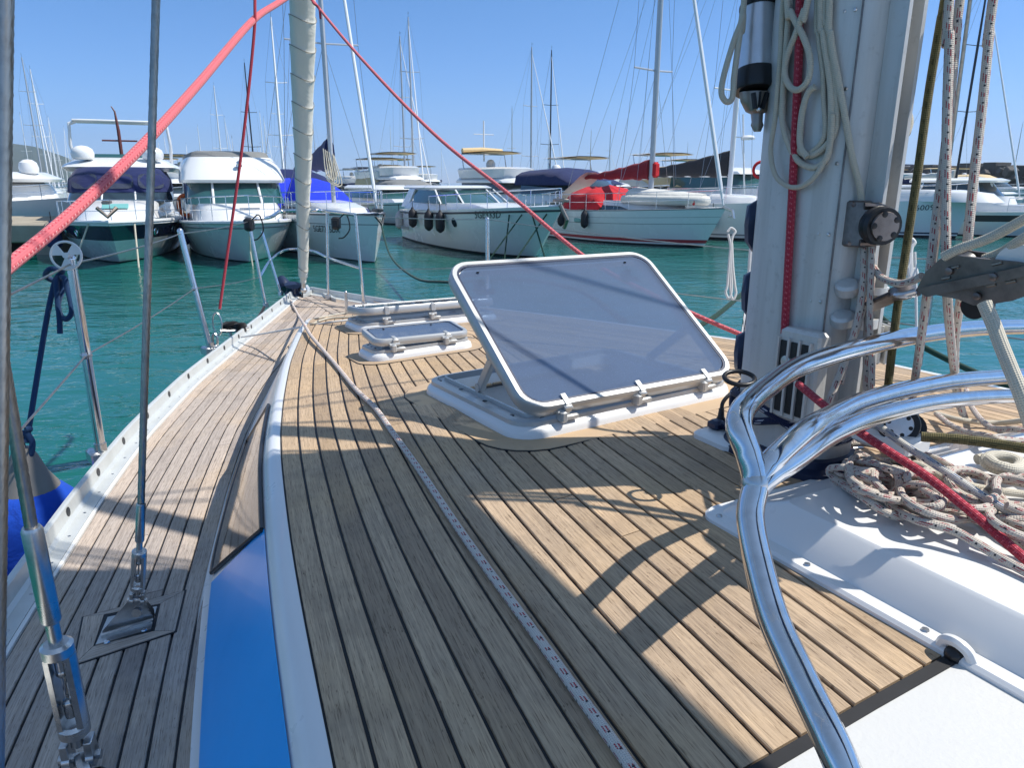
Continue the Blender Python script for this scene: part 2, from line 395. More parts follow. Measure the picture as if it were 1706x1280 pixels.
def W(s, a, h): return Vector((MX, MY, 0))+DV*s+NV*a+Vector((0, 0, ZC-h))
def WR(s, a, up=0): return W(s, a, hroof(s, a)-up)
def WD(s, a, up=0): return W(s, a, HD-up)
def mir(a): return 2*A0-a
def roofhit(px, py, up=0):
    h = .55
    for _ in range(30):
        p = drop(px, py, h); q = p-Vector((MX, MY, 0)); s, a = q.dot(DV), q.dot(NV); h = hroof(s, a)-up
    return p
def sa_of(p):
    q = p-Vector((MX, MY, 0)); return q.dot(DV), q.dot(NV)

yacht = empty('sailing_yacht', (MX, MY, 0), 0, True, 'foreground sailing yacht with teak decks, open smoked hatch, blue cabin stripe and grey mast', 'sailing yacht')
def yp(mb, name, mat, parent=None, smooth=35, label=None):
    if parent is None: o = mb.build(name, mat, yacht, smooth)
    else: o = mb.build(name, mat, parent, smooth)
    if label: o['label'] = label
    return o
SS = [-6+10.62*i/120 for i in range(121)]

# hull
m = MB(); rings = []
for s in SS[::2]:
    b = max(A0-aG(s)+.055, .012); k = .62+.3*min(1, (4.62-s)/4); fwd = lambda t: 1-(1-t)*.12*max(0, (s-2)/2.62)
    prof = [(1, HD), (1.0, HD+.05), (.99, 1.1), (.96, 1.5), (.88*k+.08, 1.95), (.5*k, 2.25), (0, 2.45)]
    left = [W(s-(h-HD)*.35*max(0, (s-2.5)/2.1), A0-b*q, h) for q, h in prof]; right = [W(s-(h-HD)*.35*max(0, (s-2.5)/2.1), A0+b*q, h) for q, h in prof[:-1]]
    rings.append(left+list(reversed(right)))
m.loft(rings, closed=False, caps=False); m.poly(list(reversed(rings[0])))
yp(m, 'hull', M_gel)
# deck base (caulking shows in the joints)
m = MB(); rings = []
for s in SS: rings.append([WD(s, aG(s)-.05, -.001), WD(s, A0, -.001), WD(s, mir(aG(s)-.05), -.001)])
m.loft(rings, closed=False, caps=False)
side_deck = yp(m, 'side_deck', M_caulk, smooth=0)

def plank(fa, s0, s1, off0, off1, hf, up, mat, parent, flip=False, clip=None, n=None, name='plank'):
    n = n or max(2, int((s1-s0)/.16)); sec = []; uv = []
    S_ = [s0+(s1-s0)*i/n for i in range(n+1)]
    if clip:
        for o in (off1, off0):
            lo, hi = s0, s1; g = lambda q: fa(q)+o*math.sqrt(1+slope(fa, q)**2)-clip(q)
            if g(lo) < 0 < g(hi):
                for _ in range(25):
                    md = (lo+hi)/2
                    if g(md) < 0: lo = md
                    else: hi = md
                S_.append(lo)
        S_.sort()
    for s in S_:
        k = math.sqrt(1+slope(fa, s)**2); a0 = fa(s)+off0*k; a1 = fa(s)+off1*k
        if clip:
            c = clip(s)
            if a0 > c+1e-4: continue
            a1 = min(a1, c)
            if a1-a0 < .003: a1 = a0+.003
        b = .0012; pts = [(a0, -.006), (a0, up-b), (a0+b, up), (a1-b, up), (a1, up-b), (a1, -.006)]
        row = []
        for a, z in pts:
            a = mir(a) if flip else a
            row.append(W(s, a, hf(s, a)-z))
        sec.append(row); uv.append((off0, off1, s))
    if len(sec) < 2: return None
    m = MB(); idx = [[m.add(p) for p in r] for r in sec]
    for i in range(len(sec)-1):
        for j in range(5):
            u = (uv[i][0], uv[i][0], uv[i][0]+.001, uv[i][1]-.001, uv[i][1], uv[i][1])
            m.face((idx[i][j], idx[i][j+1], idx[i+1][j+1], idx[i+1][j])[::1 if flip else -1], 0,
                   ((u[j], uv[i][2]), (u[j+1], uv[i][2]), (u[j+1], uv[i+1][2]), (u[j], uv[i+1][2]))[::1 if flip else -1])
    m.face(idx[0]); m.face(list(reversed(idx[-1])))
    return m.build(name, mat, parent, 0)
PW, GAP = .0385, .0044
HOLES = [(.345, .735, -.385, .155)]
def hole(s, a): return any(h[0] < s < h[1] and h[2] < a < h[3] for h in HOLES)
CNT = [0, 0]
def cabclip(s): return 9
# side-deck planks, port: run under the cabin side where they meet it
def inside_cab(s, a): return s < 3.0 and a > aE(s)-.02
for k in range(40):
    o0, o1 = .006+k*PW+GAP/2, .006+(k+1)*PW-GAP/2
    # forward end where plank reaches the centre plank
    s_end = 4.6
    while s_end > -3 and aG(s_end)+o0*math.sqrt(1+slope(aG, s_end)**2) > A0-.03: s_end -= .04
    s_beg = -3.0
    while s_beg < s_end and inside_cab(s_beg, aG(s_beg)+o0*math.sqrt(1+slope(aG, s_beg)**2)): s_beg += .04
    if s_beg > -3: s_beg -= .04
    if s_end-s_beg < .08: continue
    rnd = random.Random(k*3+1); cuts = [s_beg]
    x = s_beg+rnd.uniform(1.0, 2.6)
    while x < s_end-.5: cuts.append(x); x += rnd.uniform(1.5, 2.6)
    cuts.append(s_end)
    for c0, c1 in zip(cuts, cuts[1:]):
        plank(aG, c0+.0012, c1-.0012, o0, o1, hside, .003, M_side, side_deck, clip=lambda s: A0-.03); CNT[0] += 1
    if s_end > 0.5 and k < 26:
        plank(aG, max(s_beg, -3)+.001, s_end, o0, o1, hside, .003, M_side, side_deck, flip=True, clip=lambda s: A0-.03); CNT[0] += 1
plank(lambda s: A0-.026, 3.05, 4.45, 0, .052, hside, .003, M_side, side_deck, name='king_plank')
# thin white margin between rail and planking
for fl in (0, 1):
    m = MB(); rows = []
    for s in SS:
        f = (lambda a: mir(a)) if fl else (lambda a: a); g = aG(s)
        rows.append([WD(s, f(g-.002), .002), WD(s, f(g-.002), .0065), WD(s, f(g+.006), .0065), WD(s, f(g+.006), -.002)])
    m.loft(rows, closed=True); yp(m, 'deck_margin', M_white)
    # toe rail: L-section with flange and upright web
    m = MB(); rows = []
    for s in SS:
        f = (lambda a: mir(a)) if fl else (lambda a: a); g = aG(s); k = 1
        rows.append([WD(s, f(g-.003), .001), WD(s, f(g-.003), .007), WD(s, f(g-.032), .009), WD(s, f(g-.040), .016), WD(s, f(g-.044), .046), WD(s, f(g-.048), .050), WD(s, f(g-.056), .050), WD(s, f(g-.058), .044), WD(s, f(g-.058), -.03)])
    m.loft(rows, closed=True); tr_ = yp(m, 'toe_rail', M_rail)
    # slots in the web and screws in the flange
    if not fl:
        for i in range(46):
            s = -1.2+i*.125; g = aG(s); ang = math.atan(slope(aG, s)); R = ROTB @ Matrix.Rotation(-ang, 3, 'Z')
            if i % 2 == 0:
                q = MB(); q.lathe([(.0001, 0), (.011, 0), (.012, .0012), (.0001, .0014)], WD(s, g-.0425, .031), R @ Vector((1, 0, .10)), 10)
                for j, vv in enumerate(q.v): 
                    c = WD(s, g-.0425, .031); d = Vector(vv)-c; al = R @ Vector((0, 1, 0)); q.v[j] = tuple(c+d+al*d.dot(al)*.15)
                q.build('rail_slot', M_black, tr_, 30)
            q = MB(); q.lathe([(.0001, 0), (.0042, 0), (.0036, .0012), (.0001, .0014)], WD(s+.03, aG(s+.03)-.018, .0075), (0, 0, 1), 8); q.build('screw', M_ssd, tr_, 30)
# roof base
m = MB(); rings = []
for i in range(101):
    s = -.51+(3.25+.51)*i/100; e = aE(s); rings.append([WR(s, e+(mir(e)-e)*j/60, -.0012) for j in range(61)])
for r in rings:
    for p in r: m.add(p)
for i in range(100):
    s = -.51+(3.25+.51)*(i+.5)/100; e = aE(s)
    for j in range(60):
        if not hole(s, e+(mir(e)-e)*(j+.5)/60): m.face((i*61+j, i*61+j+1, i*61+j+62, i*61+j+61))
roof = yp(m, 'coachroof', M_caulk)
NK = 28
def holecuts(k, fl, c0, c1):
    o = .004+(k+.5)*PW; out = []; cur = None; N = int((c1-c0)/.02)+1
    for i in range(N+1):
        s = c0+(c1-c0)*i/N; a = aE(s)+o*math.sqrt(1+slope(aE, s)**2); a = mir(a) if fl else a
        if hole(s, a):
            if cur is not None: out.append((cur, s)); cur = None
        elif cur is None: cur = s
    if cur is not None: out.append((cur, c1))
    return [q for q in out if q[1]-q[0] > .04]
for k in range(NK):
    o0, o1 = .004+k*PW+GAP/2, .004+(k+1)*PW-GAP/2
    s_end = 3.2
    while s_end > -.5 and aE(s_end)+o0*math.sqrt(1+slope(aE, s_end)**2) > A0-.01: s_end -= .03
    if s_end < -.4: continue
    rnd = random.Random(k*7+5); x = rnd.uniform(-.3, 2.2); cuts = [-.5]
    while x < s_end-.35: cuts.append(x); x += rnd.uniform(1.3, 2.2)
    cuts.append(s_end)
    for cc0, cc1 in zip(cuts, cuts[1:]):
        for c0, c1 in holecuts(k, 0, cc0, cc1):
            plank(aE, c0+.0012, c1-.0012, o0, o1, hroof, .003, M_roof, roof, clip=lambda s: A0-.022, n=max(3, int((c1-c0)/.11))); CNT[1] += 1
    for c0, c1 in holecuts(k, 1, -.5, s_end):
        plank(aE, c0, c1, o0, o1, hroof, .003, M_roof, roof, flip=True, clip=lambda s: A0-.022, n=20); CNT[1] += 1
for c0, c1 in ((-.5, .36), (.72, 3.1)):
    plank(lambda s: A0-.019, c0, c1, 0, .038, hroof, .003, M_roof, roof, name='king_plank')
print('PLANKS', CNT)
# cabin shoulder and sides, both hands
def cabp(s, v, fl, out=0.0):
    e = aE(s); z0 = hroof(s, e); zt = z0+.008; zb = HD+.004; hgt = max(zb-zt, .0)
    a = e-.027-.140*min(1, hgt/.26)*v-out; h = zt+hgt*v
    if fl: a = mir(a)
    return W(s, a, min(h, HD+.004))
for fl in (0, 1):
    m = MB(); rows = []
    for i in range(111):
        s = -3.9+(6.96)*i/110; e = aE(s); f = mir if fl else (lambda a: a)
        rows.append([W(s, f(e+.004), hroof(s, e)+.004), W(s, f(e+.003), hroof(s, e)-.003), W(s, f(e-.012), hroof(s, e)-.004), W(s, f(e-.021), hroof(s, e)+.003), cabp(s, 0, fl), cabp(s, .3, fl), cabp(s, .65, fl), cabp(s, .95, fl), cabp(s, 1, fl, .018)])
    m.loft(rows if fl else [list(reversed(r)) for r in rows], closed=False, caps=False); side = yp(m, 'cabin_side', M_gel, smooth=50)
    m = MB(); rows = []
    for i in range(60):
        s0, s1 = -3.9, .52; t = i/59; row = []
        for v in (.04, .3, .6, .90):
            sv = s0+(.285+.30*v-s0)*t; row.append(cabp(sv, v, fl, .003))
        rows.append(row)
    m.loft(rows if fl else [list(reversed(r)) for r in rows], closed=False, caps=False)
    m.build('blue_stripe', M_blue, side, 50)
    def winpts(t, v, o): 
        a = .30+.29*v; b = 1.08+.32*v; return cabp(a+(b-a)*t, .05+.84*v, fl, o)
    m = MB(); rows = [[winpts(i/24, v/4, .007) for v in range(5)] for i in range(25)]
    m.loft(rows if fl else [list(reversed(r)) for r in rows], closed=False, caps=False); m.build('cabin_window', M_glasst, side, 50)
    path = [winpts(0, v/4, .006) for v in range(5)]+[winpts(i/24, 1, .006) for i in range(1, 25)]+[winpts(1, 1-v/4, .006) for v in range(1, 5)]+[winpts(1-i/24, 0, .006) for i in range(1, 25)]
    m = MB(); m.tube(path, .0045, 6); m.build('window_frame', M_black, side, 50)
# aft white roof (companionway deck) and dark edge strip
m = MB(); rings = []
for i in range(30):
    s = -3.9+(3.386)*i/29; e = aE(s); rings.append([WR(s, e+.004+(mir(e)-e-.008)*j/12, .004) for j in range(13)])
m.loft(rings, closed=False, caps=False); aft = yp(m, 'aft_roof', M_gelrough)
m = MB(); e = aE(-.52); m.loft([[WR(s, e+.02+(mir(e)-e-.04)*j/12, u) for j in range(13)] for s, u in ((-.516, 0), (-.516, .0055), (-.5025, .0055), (-.5025, 0))], closed=False, caps=False)
m.build('edge_strip', M_blackrub, aft)
# deck pad round the shroud chainplate
# ---------------------------------------------------------------- hatches
def rrect(x0, x1, y0, y1, r, n=6):
    out = []
    for cx, cy, a0 in ((x1-r, y0+r, -90), (x1-r, y1-r, 0), (x0+r, y1-r, 90), (x0+r, y0+r, 180)):
        for i in range(n+1):
            a = math.radians(a0+90*i/n); out.append((cx+r*math.cos(a), cy+r*math.sin(a)))
    return out
def ringsweep(mb, T, x0, x1, y0, y1, r, prof, m=0):
    """prof: (outset, z) pairs swept round a rounded rectangle"""
    rings = []
    for off, z in prof: rings.append([T(x, y, z) for x, y in rrect(x0-off, x1+off, y0-off, y1+off, max(r+off, .004))])
    cols = [[rings[j][i] for j in range(len(prof))] for i in range(len(rings[0]))]
    mb.loopring(cols, m)
def make_hatch(o, e1, e2, wd, ln, tilt, lidgap, label, cor=.055, surround=.05, opening=True, sx=1.0, gl=None):
    lid = gl or ln
    up = Vector((0, 0, 1))
    # let the base follow the camber: heights from the roof at each point
    def T(x, y, z):
        p = o+e1*x+e2*y; s, a = sa_of(p); return Vector((p.x, p.y, ZC-hroof(s, a)+z))
    h = empty('deck_hatch', o, 0, True, label); h.parent = yacht; h.matrix_parent_inverse = Matrix.Translation(-yacht.location)
    def hb(m, name, mat, sm_=40, par=None):
        q = m.build(name, mat, None, sm_); q.parent = par or h
        if par is None: q.matrix_parent_inverse = Matrix.Translation(-o)
        return q
    m = MB(); ringsweep(m, T, 0, wd, 0, ln, cor, [(surround+.025, .0005), (surround+.025, .0044), (.0, .0044), (.0, .0005)]); hb(m, 'seam', M_caulk)
    m = MB(); ringsweep(m, T, 0, wd, 0, ln, cor, [(surround+.022, .0005), (surround+.022, .0056), (.0, .0056), (.0, .0005)]); q = hb(m, 'teak_surround', M_roof)
    m = MB(); ringsweep(m, T, 0, wd, 0, ln, cor, [(.017, .0), (.016, .014), (.012, .023), (.004, .028), (-.02, .030), (-.045, .028), (-.05, .0)]); hb(m, 'coaming', M_gel, 60)
    m = MB(); ringsweep(m, T, 0, wd, 0, ln, cor, [(.004, .028), (.003, .037), (-.012, .039), (-.013, .035), (-.030, .035), (-.031, .044), (-.036, .044), (-.038, .02)]); hb(m, 'frame', M_hatchalu, 40)
    for i in range(5):
        for yy in (-.0075+.0, ln+.0):
            pass
    m = MB()
    for x, y in [(wd*(i+.5)/5, .018) for i in range(5)]+[(.018, ln*(i+.6)/4) for i in range(4)]+[(wd-.018, ln*(i+.6)/4) for i in range(4)]:
        m.lathe([(.0001, 0), (.006, 0), (.005, .0015), (.0001, .0016)], T(x, y, .0355), up, 8)
    hb(m, 'screws', M_black, 30)
    if opening:
        m = MB(); rings = []
        for off, z in ((-.045, .03), (-.05, 0), (-.052, -.10), (-.03, -.22)):
            rings.append([T(x, y, 0)+up*z for x, y in rrect(-off, wd+off, -off, ln+off, cor*.6)])
        m.loft(list(reversed(rings)), closed=True, caps=False); m.poly([p for p in rings[-1]]); hb(m, 'liner', M_white, 40)
    # lid, hinged along the aft edge
    H = T(wd/2, 0, .048+lidgap); ct, st = math.cos(tilt), math.sin(tilt)
    ex, ey = e1, e2*ct+up*st; ez = (e2*-st+up*ct)
    O = T(0, 0, .048+lidgap)
    def L(x, y, z): return O+ex*x+ey*y+ez*z
    t = .030 if sx == 1 else .022; fw = .012
    m = MB(); ringsweep(m, L, .0, wd, 0, lid, cor, [(0, 0), (.002, .004), (.002, t-.006), (-.002, t), (-fw, t), (-fw-.002, t-.004), (-fw, t-.010), (-fw-.012, t-.012), (-fw-.012, 0)]); fr = hb(m, 'lid_frame', M_hatchalu, 40)
    m = MB(); ringsweep(m, L, fw, wd-fw, fw, lid-fw, cor-fw, [(0, t-.0085), (0, t-.002), (-.006, t-.002), (-.006, t-.0085)]); hb(m, 'seal', M_navyp, 40)
    m = MB(); out = rrect(fw+.006, wd-fw-.006, fw+.006, lid-fw-.006, cor-fw)
    m.loft([[L(x, y, t-.010) for x, y in out], [L(x, y, t-.003) for x, y in out]]); hb(m, 'pane', M_acryl, 30)
    # hinges
    n = 3 if wd > .5 else 2
    for i in range(n):
        x = wd*((i+.5)/n if n == 3 else (.2+.55*i)); q = MB(); R = Matrix((ex, e2, up)).transposed(); Rl = Matrix((ex, ey, ez)).transposed()
        q.box(L(x, -.004, t*.45), (.020, .010, t*1.1), Rl, bev=.003); q.box(L(x, .012, t+.0005), (.013, .03, .004), Rl, bev=.001)
        q.box(T(x-.010, -.010, .042), (.016, .026, .028), R, bev=.005); q.box(T(x+.014, -.006, .036), (.034, .020, .012), R, bev=.003)
        q.tube([T(x-.022, -.008, .052), T(x+.012, -.008, .052)], .006, 8); hb(q, 'hinge', M_hatchalu, 35)
    if tilt > .3:
        for sd, lab in ((.018, 'stay_arm'), (wd-.018, 'stay_arm')):
            q = MB(); a = T(sd+(.02 if sd < .1 else -.02), ln*.52, .05); b = L(sd, lid*.40, -.002); dd = (b-a).normalized(); 
            z_ = dd; x_ = ex; y_ = z_.cross(x_).normalized(); R = Matrix((x_, y_, z_)).transposed()
            q.box((a+b)/2, (.014, .022, (b-a).length), R, bev=.003); q.lathe([(.0001, -.016), (.009, -.016), (.009, .016), (.0001, .016)], b, ex, 10); q.lathe([(.0001, -.01), (.011, -.01), (.011, .01), (.0001, .01)], a, ex, 10)
            hb(q, lab, M_hatchalu)
    for x in (.07, wd-.09):
        q = MB(); q.lathe([(.0001, -.026), (.014, -.026), (.016, -.012), (.009, -.008), (.009, 0), (.0001, 0)], L(x, lid-.065, t-.010), ez, 12)
        q.box(L(x+.014, lid-.075, t-.032), (.052, .016, .010), Matrix((ex, ey, ez)).transposed(), bev=.003); q.box(L(x, lid-.04, t-.001), (.006, .006, .003)); hb(q, 'handle', M_black)
    q = MB(); q.box(L(wd*.38, lid+.004, t*.55), (.085, .010, .012), Matrix((ex, ey, ez)).transposed(), bev=.003); hb(q, 'catch', M_white)
    return h
A_ = Vector((.021, 1.364, 0)); a31 = math.radians(30.6); E1 = Vector((math.cos(a31), math.sin(a31), 0)); E2 = Vector((-math.sin(a31), math.cos(a31), 0))
make_hatch(A_, E1, E2, .600, .482, math.radians(35.5), .001, 'large smoked hatch standing open on its stay', gl=.450)
p = W(1.27, -.415, 0); make_hatch(Vector((p.x, p.y, 0)), NV, DV, .33, .17, math.radians(4), .004, 'small smoked hatch nearly closed', cor=.035, surround=.03, opening=False, sx=2)
p = W(1.88, -.275, 0); make_hatch(Vector((p.x, p.y, 0)), NV, DV, .60, .27, math.radians(-6), .024, 'forward hatch cracked open a few centimetres', surround=.035, opening=False)

# ---------------------------------------------------------------- companionway garage and the deck aft
def slab(name, mat, loops, par=None, hf=hroof, smooth=40):
    """loops: list of (polygon in s,a; height)"""
    m = MB(); m.loft([[W(s, a, hf(s, a)-z) for s, a in poly] for poly, z in loops]); return yp(m, name, mat, par, smooth)
def rpoly(s0, s1, a0, a1, r, n=5): return [(y, x) for x, y in rrect(a0, a1, s0, s1, r, n)]
GA0, GA1, GS1 = -.325, .445, -.105
lo = [rpoly(-3.4, GS1+.02*0, GA0, GA1, .02), rpoly(-3.4, GS1, GA0, GA1, .02)]
m = MB(); RR = [(rpoly(-3.4, GS1, GA0, GA1, .03), .001), (rpoly(-3.4, GS1, GA0, GA1, .03), .008), (rpoly(-3.4, GS1-.004, GA0+.004, GA1-.004, .028), .012), (rpoly(-3.4, GS1-.022, GA0+.022, GA1-.022, .02), .013), (rpoly(-3.4, GS1-.034, GA0+.028, GA1-.028, .02), .020),
     (rpoly(-3.4, GS1-.110, GA0+.052, GA1-.052, .015), .054), (rpoly(-3.4, GS1-.116, GA0+.057, GA1-.057, .015), .0575), (rpoly(-3.38, GS1-.14, GA0+.068, GA1-.068, .015), .059)]
m.loft([[W(s, a, hroof(s, a)-z if k < 4 else (.503-z)) for s, a in poly] for k, (poly, z) in enumerate(RR)]); yp(m, 'companionway_garage', M_gel, None, 14)
garage = yacht.children[-1]
m = MB()
for i in range(5):
    s = -.14-.165*i; p = WR(s, GA0+.013, .0125); m.lathe([(.0001, 0), (.0048, 0), (.004, .0022), (.0001, .0026)], p, (0, 0, 1), 10)
m.build('screw_heads', M_ssd, garage)
m = MB(); c = WR(-.512, GA0-.004, .012)      # drain arch by the aft edge
m.tube(catmull([WR(-.492, GA0+.008, .010), WR(-.497, GA0+.006, .020), WR(-.509, GA0+.004, .025), WR(-.521, GA0+.006, .020), WR(-.527, GA0+.008, .010)], 5), .0065, 8); m.build('drain_arch', M_gel, garage)
m = MB(); m.ball(WR(-.509, GA0+.006, .007), .011, 10, (1, 1, 1.1)); m.build('drain_hole', M_black, garage)
m = MB(); m.tube([WR(-.60, -.30, .02), WR(-1.7, -.30, .02)], .008, 8); m.tube([WR(-.60, -.31, .014), WR(-1.7, -.31, .014)], .006, 8); m.build('slide_rail', M_alu, aft)

# ---------------------------------------------------------------- grab rails ahead of the companionway
O_ = Vector((0, 0, ZC))
def cm(px, py, d): return O_+ray(px, py)*d
def cg(px, py, d): return O_+ray(px, py)*d*(1.02+.11*sm((.81-0-(py-700)/1400-.55)*3.2))
gr = empty('grab_rail', cm(1256, 805, .80), 0, True, 'polished tubular rails looping round the mast foot'); gr.parent = yacht; gr.matrix_parent_inverse = Matrix.Translation(-yacht.location)
def under(o, par): o.parent = par; o.matrix_parent_inverse = Matrix.Translation(-par.location); return o
T1 = [(1455,1420,.52),(1425,1335,.54),(1388,1240,.56),(1335,1130,.61),(1290,1030,.66),(1262,930,.70),(1250,860,.725),(1258,805,.735),(1247,757,.74),(1231,712,.75),(1240,680,.785),(1272,650,.86),(1330,612,.955),(1430,580,1.03),(1540,557,1.14),(1650,546,1.26),(1790,546,1.36),(1950,560,1.42),(2100,620,1.42)]
T1P = [cm(*q) for q in T1]; e_ = T1P[-1]+Vector((.08,-.12,-.06)); T1P += [e_, Vector((e_.x+.04, e_.y-.10, ZC-.43)), Vector((e_.x+.05, e_.y-.14, ZC-.50))]
m = MB(); m.tube(catmull(T1P, 10), .0138, 20); under(m.build('tube', M_ss), gr)
T2 = [(1253,815,.735),(1262,800,.737),(1278,778,.74),(1300,755,.748),(1345,716,.785),(1385,693,.87),(1440,668,.965),(1530,645,1.08),(1630,631,1.2),(1780,625,1.32),(1960,640,1.40)]
m = MB(); m.tube(catmull([cm(*q) for q in T2]+[T1P[-2]], 10), .0130, 18); under(m.build('tube', M_ss), gr)
T3 = [(1254,826,.734),(1264,812,.735),(1284,792,.74),(1322,768,.76),(1390,722,.83),(1480,688,.96),(1580,668,1.1),(1690,660,1.22),(1830,662,1.3)]
m = MB(); m.tube(catmull([cm(*q) for q in T3]+[T1P[-2]+Vector((-.02,0,-.03))], 10), .0120, 18); under(m.build('tube', M_ss), gr)
T4 = [(1440,1420,.535),(1413,1335,.555),(1376,1240,.575),(1322,1130,.625),(1278,1030,.675),(1253,930,.715),(1245,870,.733)]
m = MB(); m.tube(catmull([cm(*q) for q in T4], 10), .0098, 18); under(m.build('tube', M_ss), gr)
m = MB(); m.ball(cm(1258, 806, .735), .0148, 14, (1, 1, 1.1)); under(m.build('weld', M_ssd), gr)
m = MB(); p = cm(1455, 1420, .52); m.lathe([(.035, -.004), (.034, .003), (.018, .006), (.016, .03)], Vector((p.x, p.y, ZC-.505)), (0, 0, 1), 18); under(m.build('foot', M_ss), gr)

# ---------------------------------------------------------------- stanchions, pulpit and lifelines
def stanchion(base, top, r=.0135, label=None):
    st = empty('stanchion', base, 0, True); st.parent = yacht; st.matrix_parent_inverse = Matrix.Translation(-yacht.location)
    if label: st['label'] = label
    m = MB(); m.tube([base+Vector((0,0,.02)), top], r, 14); m.ball(top, r*1.02, 10); under(m.build('post', M_ss), st)
    m = MB(); R = Matrix.Rotation(TH+math.atan(.28), 3, 'Z'); m.lathe([(.024, 0), (.022, .03), (.017, .034), (.017, .06), (.015, .06)], base+Vector((0,0,.004)), (0,0,1), 14); m.box(base+Vector((-.022,-.005,.022)), (.026, .07, .040), R, bev=.006)
    under(m.build('socket', M_ssd), st)
    q = MB(); mid = base.lerp(top, .55); q.lathe([(r*1.25, -.006), (r*1.25, .006)], mid, (1, .3, 0), 10); q.lathe([(r*1.15,-.004),(r*1.2,.0),(r*1.15,.004)], mid, top-base, 14); under(q.build('wire_eye', M_ssd), st)
    return st, base.lerp(top, .55), top
st1b = drop(172, 772, .80); st1t = Vector((st1b.x+.004, st1b.y, at(118, 432, st1b.y).z)); st1t.x = at(118, 432, st1b.y).x
st2b = drop(352, 592, .80); st2t = at(300, 385, st2b.y)
_, m1, t1 = stanchion(st1b, st1t); _, m2, t2 = stanchion(st2b, st2t)
pb = drop(443, 512, .80); pt = at(414, 366, pb.y); pb2 = drop(468, 492, .80); pt2 = at(436, 385, pb2.y)
sb1 = drop(547, 498, .80); stp1 = at(545, 352, sb1.y); sb2 = drop(607, 510, .80); stp2 = at(592, 358, sb2.y)
pul = empty('pulpit', drop(500, 485, .80), 0, True, 'stainless bow pulpit'); pul.parent = yacht; pul.matrix_parent_inverse = Matrix.Translation(-yacht.location)
for a, b in ((pb, pt), (pb2, pt2), (sb1, stp1), (sb2, stp2)):
    m = MB(); m.tube([a, b], .0115, 12); under(m.build('post', M_ss), pul); m = MB(); m.lathe([(.020, 0), (.018, .03), (.013, .032)], a, (0,0,1), 12); under(m.build('socket', M_ssd), pul)
top = [pt+Vector((.0,0,0)), pt+Vector((.10, .12, .01)), at(470, 352, 5.1), at(520, 350, 5.05), stp1, stp2]
m = MB(); m.tube(catmull(top, 8), .012, 12); under(m.build('top_rail', M_ss), pul)
mid = [pb.lerp(pt, .35), pb2.lerp(pt2, .55), at(478, 416, 5.3), at(520, 418, 5.3), sb1.lerp(stp1, .48), sb2.lerp(stp2, .42)]
m = MB(); m.tube(catmull(mid, 8), .009, 10); under(m.build('middle_rail', M_ss), pul)
for c in (at(415, 374, pb.y), at(560, 372, sb1.y-.2)):
    q = MB(); q.box(c+Vector((0,0,.0)), (.055, .06, .085), bev=.012); q.box(c+Vector((.0,-.032,.0)), (.035, .01, .05), bev=.004); under(q.build('running_light', M_black), pul)
    q = MB(); q.tube(catmull([c+Vector((.02,0,.03)), c+Vector((.07,0,.06)), c+Vector((.09,0,-.03)), c+Vector((.05,0,-.09)), c+Vector((.01,0,-.10))], 6), .0045, 6); under(q.build('cable', M_black), pul)
def wire(pts, r, name='lifeline', mat=None, n=6, sag=0):
    m = MB()
    m.tube(pts, r, n); return yp(m, name, mat or M_wire)
def sagline(a, b, sag=.01, n=10): return [a.lerp(b, i/n)-Vector((0,0,sag*4*(i/n)*(1-i/n))) for i in range(n+1)]
aftp = W(-.9, -1.57, .21); aftm = W(-.9, -1.57, .50)
for a, b in ((aftp, t1), (t1, t2), (t2, pt)): wire(sagline(a-Vector((0,0,.012)), b-Vector((0,0,.012)), .008), .0028)
for a, b in ((aftm, m1), (m1, m2), (m2, mid[0])): wire(sagline(a, b, .008), .0026)
stanchion(W(-.9, -1.56, HD-.01), W(-.9, -1.57, .20))
# starboard stanchions
sst = []
for px, py, pxt, pyt in ((1233, 602, 1258, 418),):
    b = drop(px, py, .80); t = at(pxt, pyt, b.y); sst.append(stanchion(b, t))
b = W(2.9, mir(aG(2.9)-.03), .80); sst2 = stanchion(b, b+Vector((.0, 0, .60)))
b = W(-.4, mir(aG(-.4)-.03), .80); sst3 = stanchion(b, b+Vector((.0, 0, .60)))
for q in (1, 2):
    P_ = [sst3[q], sst[0][q], sst2[q], (stp2 if q == 2 else mid[-1])]
    for a, b in zip(P_, P_[1:]): wire(sagline(a, b, .01), .0028)
# cradle clamp on the near starboard post
q = MB(); q.lathe([(.022, -.012), (.024, 0), (.022, .012)], drop(1233,602,.80).lerp(at(1258,418,drop(1233,602,.80).y), .13), (0,0,1), 12); yp(q, 'clamp', M_black)

# wheel-shaped guard on the near stanchion top
c = t1+Vector((.0, -.018, .012)); gd = MB(); ax = Vector((.25, -1, .12)).normalized(); N_ = ax.orthogonal().normalized(); B_ = ax.cross(N_)
gd.tube([c+(N_*math.cos(a)+B_*math.sin(a))*.037 for a in [2*math.pi*i/28 for i in range(29)]], .0035, 6, cap=False)
for k in range(3):
    a0 = math.radians(20+120*k); pts = [c]+[c+(N_*math.cos(a0+math.radians(55)*i/6)+B_*math.sin(a0+math.radians(55)*i/6))*.036 for i in range(7)]
    lo_ = [p-ax*.002 for p in pts]; hi_ = [p+ax*.002 for p in pts]; gd.loft([lo_, hi_])
gd.lathe([(.0001, -.006), (.008, -.006), (.008, .006), (.0001, .006)], c, ax, 10)
o = gd.build('spoked_disc', M_white, None, 40); tag(o, 'round white spoked disc on top of the nearest stanchion', 'disc')

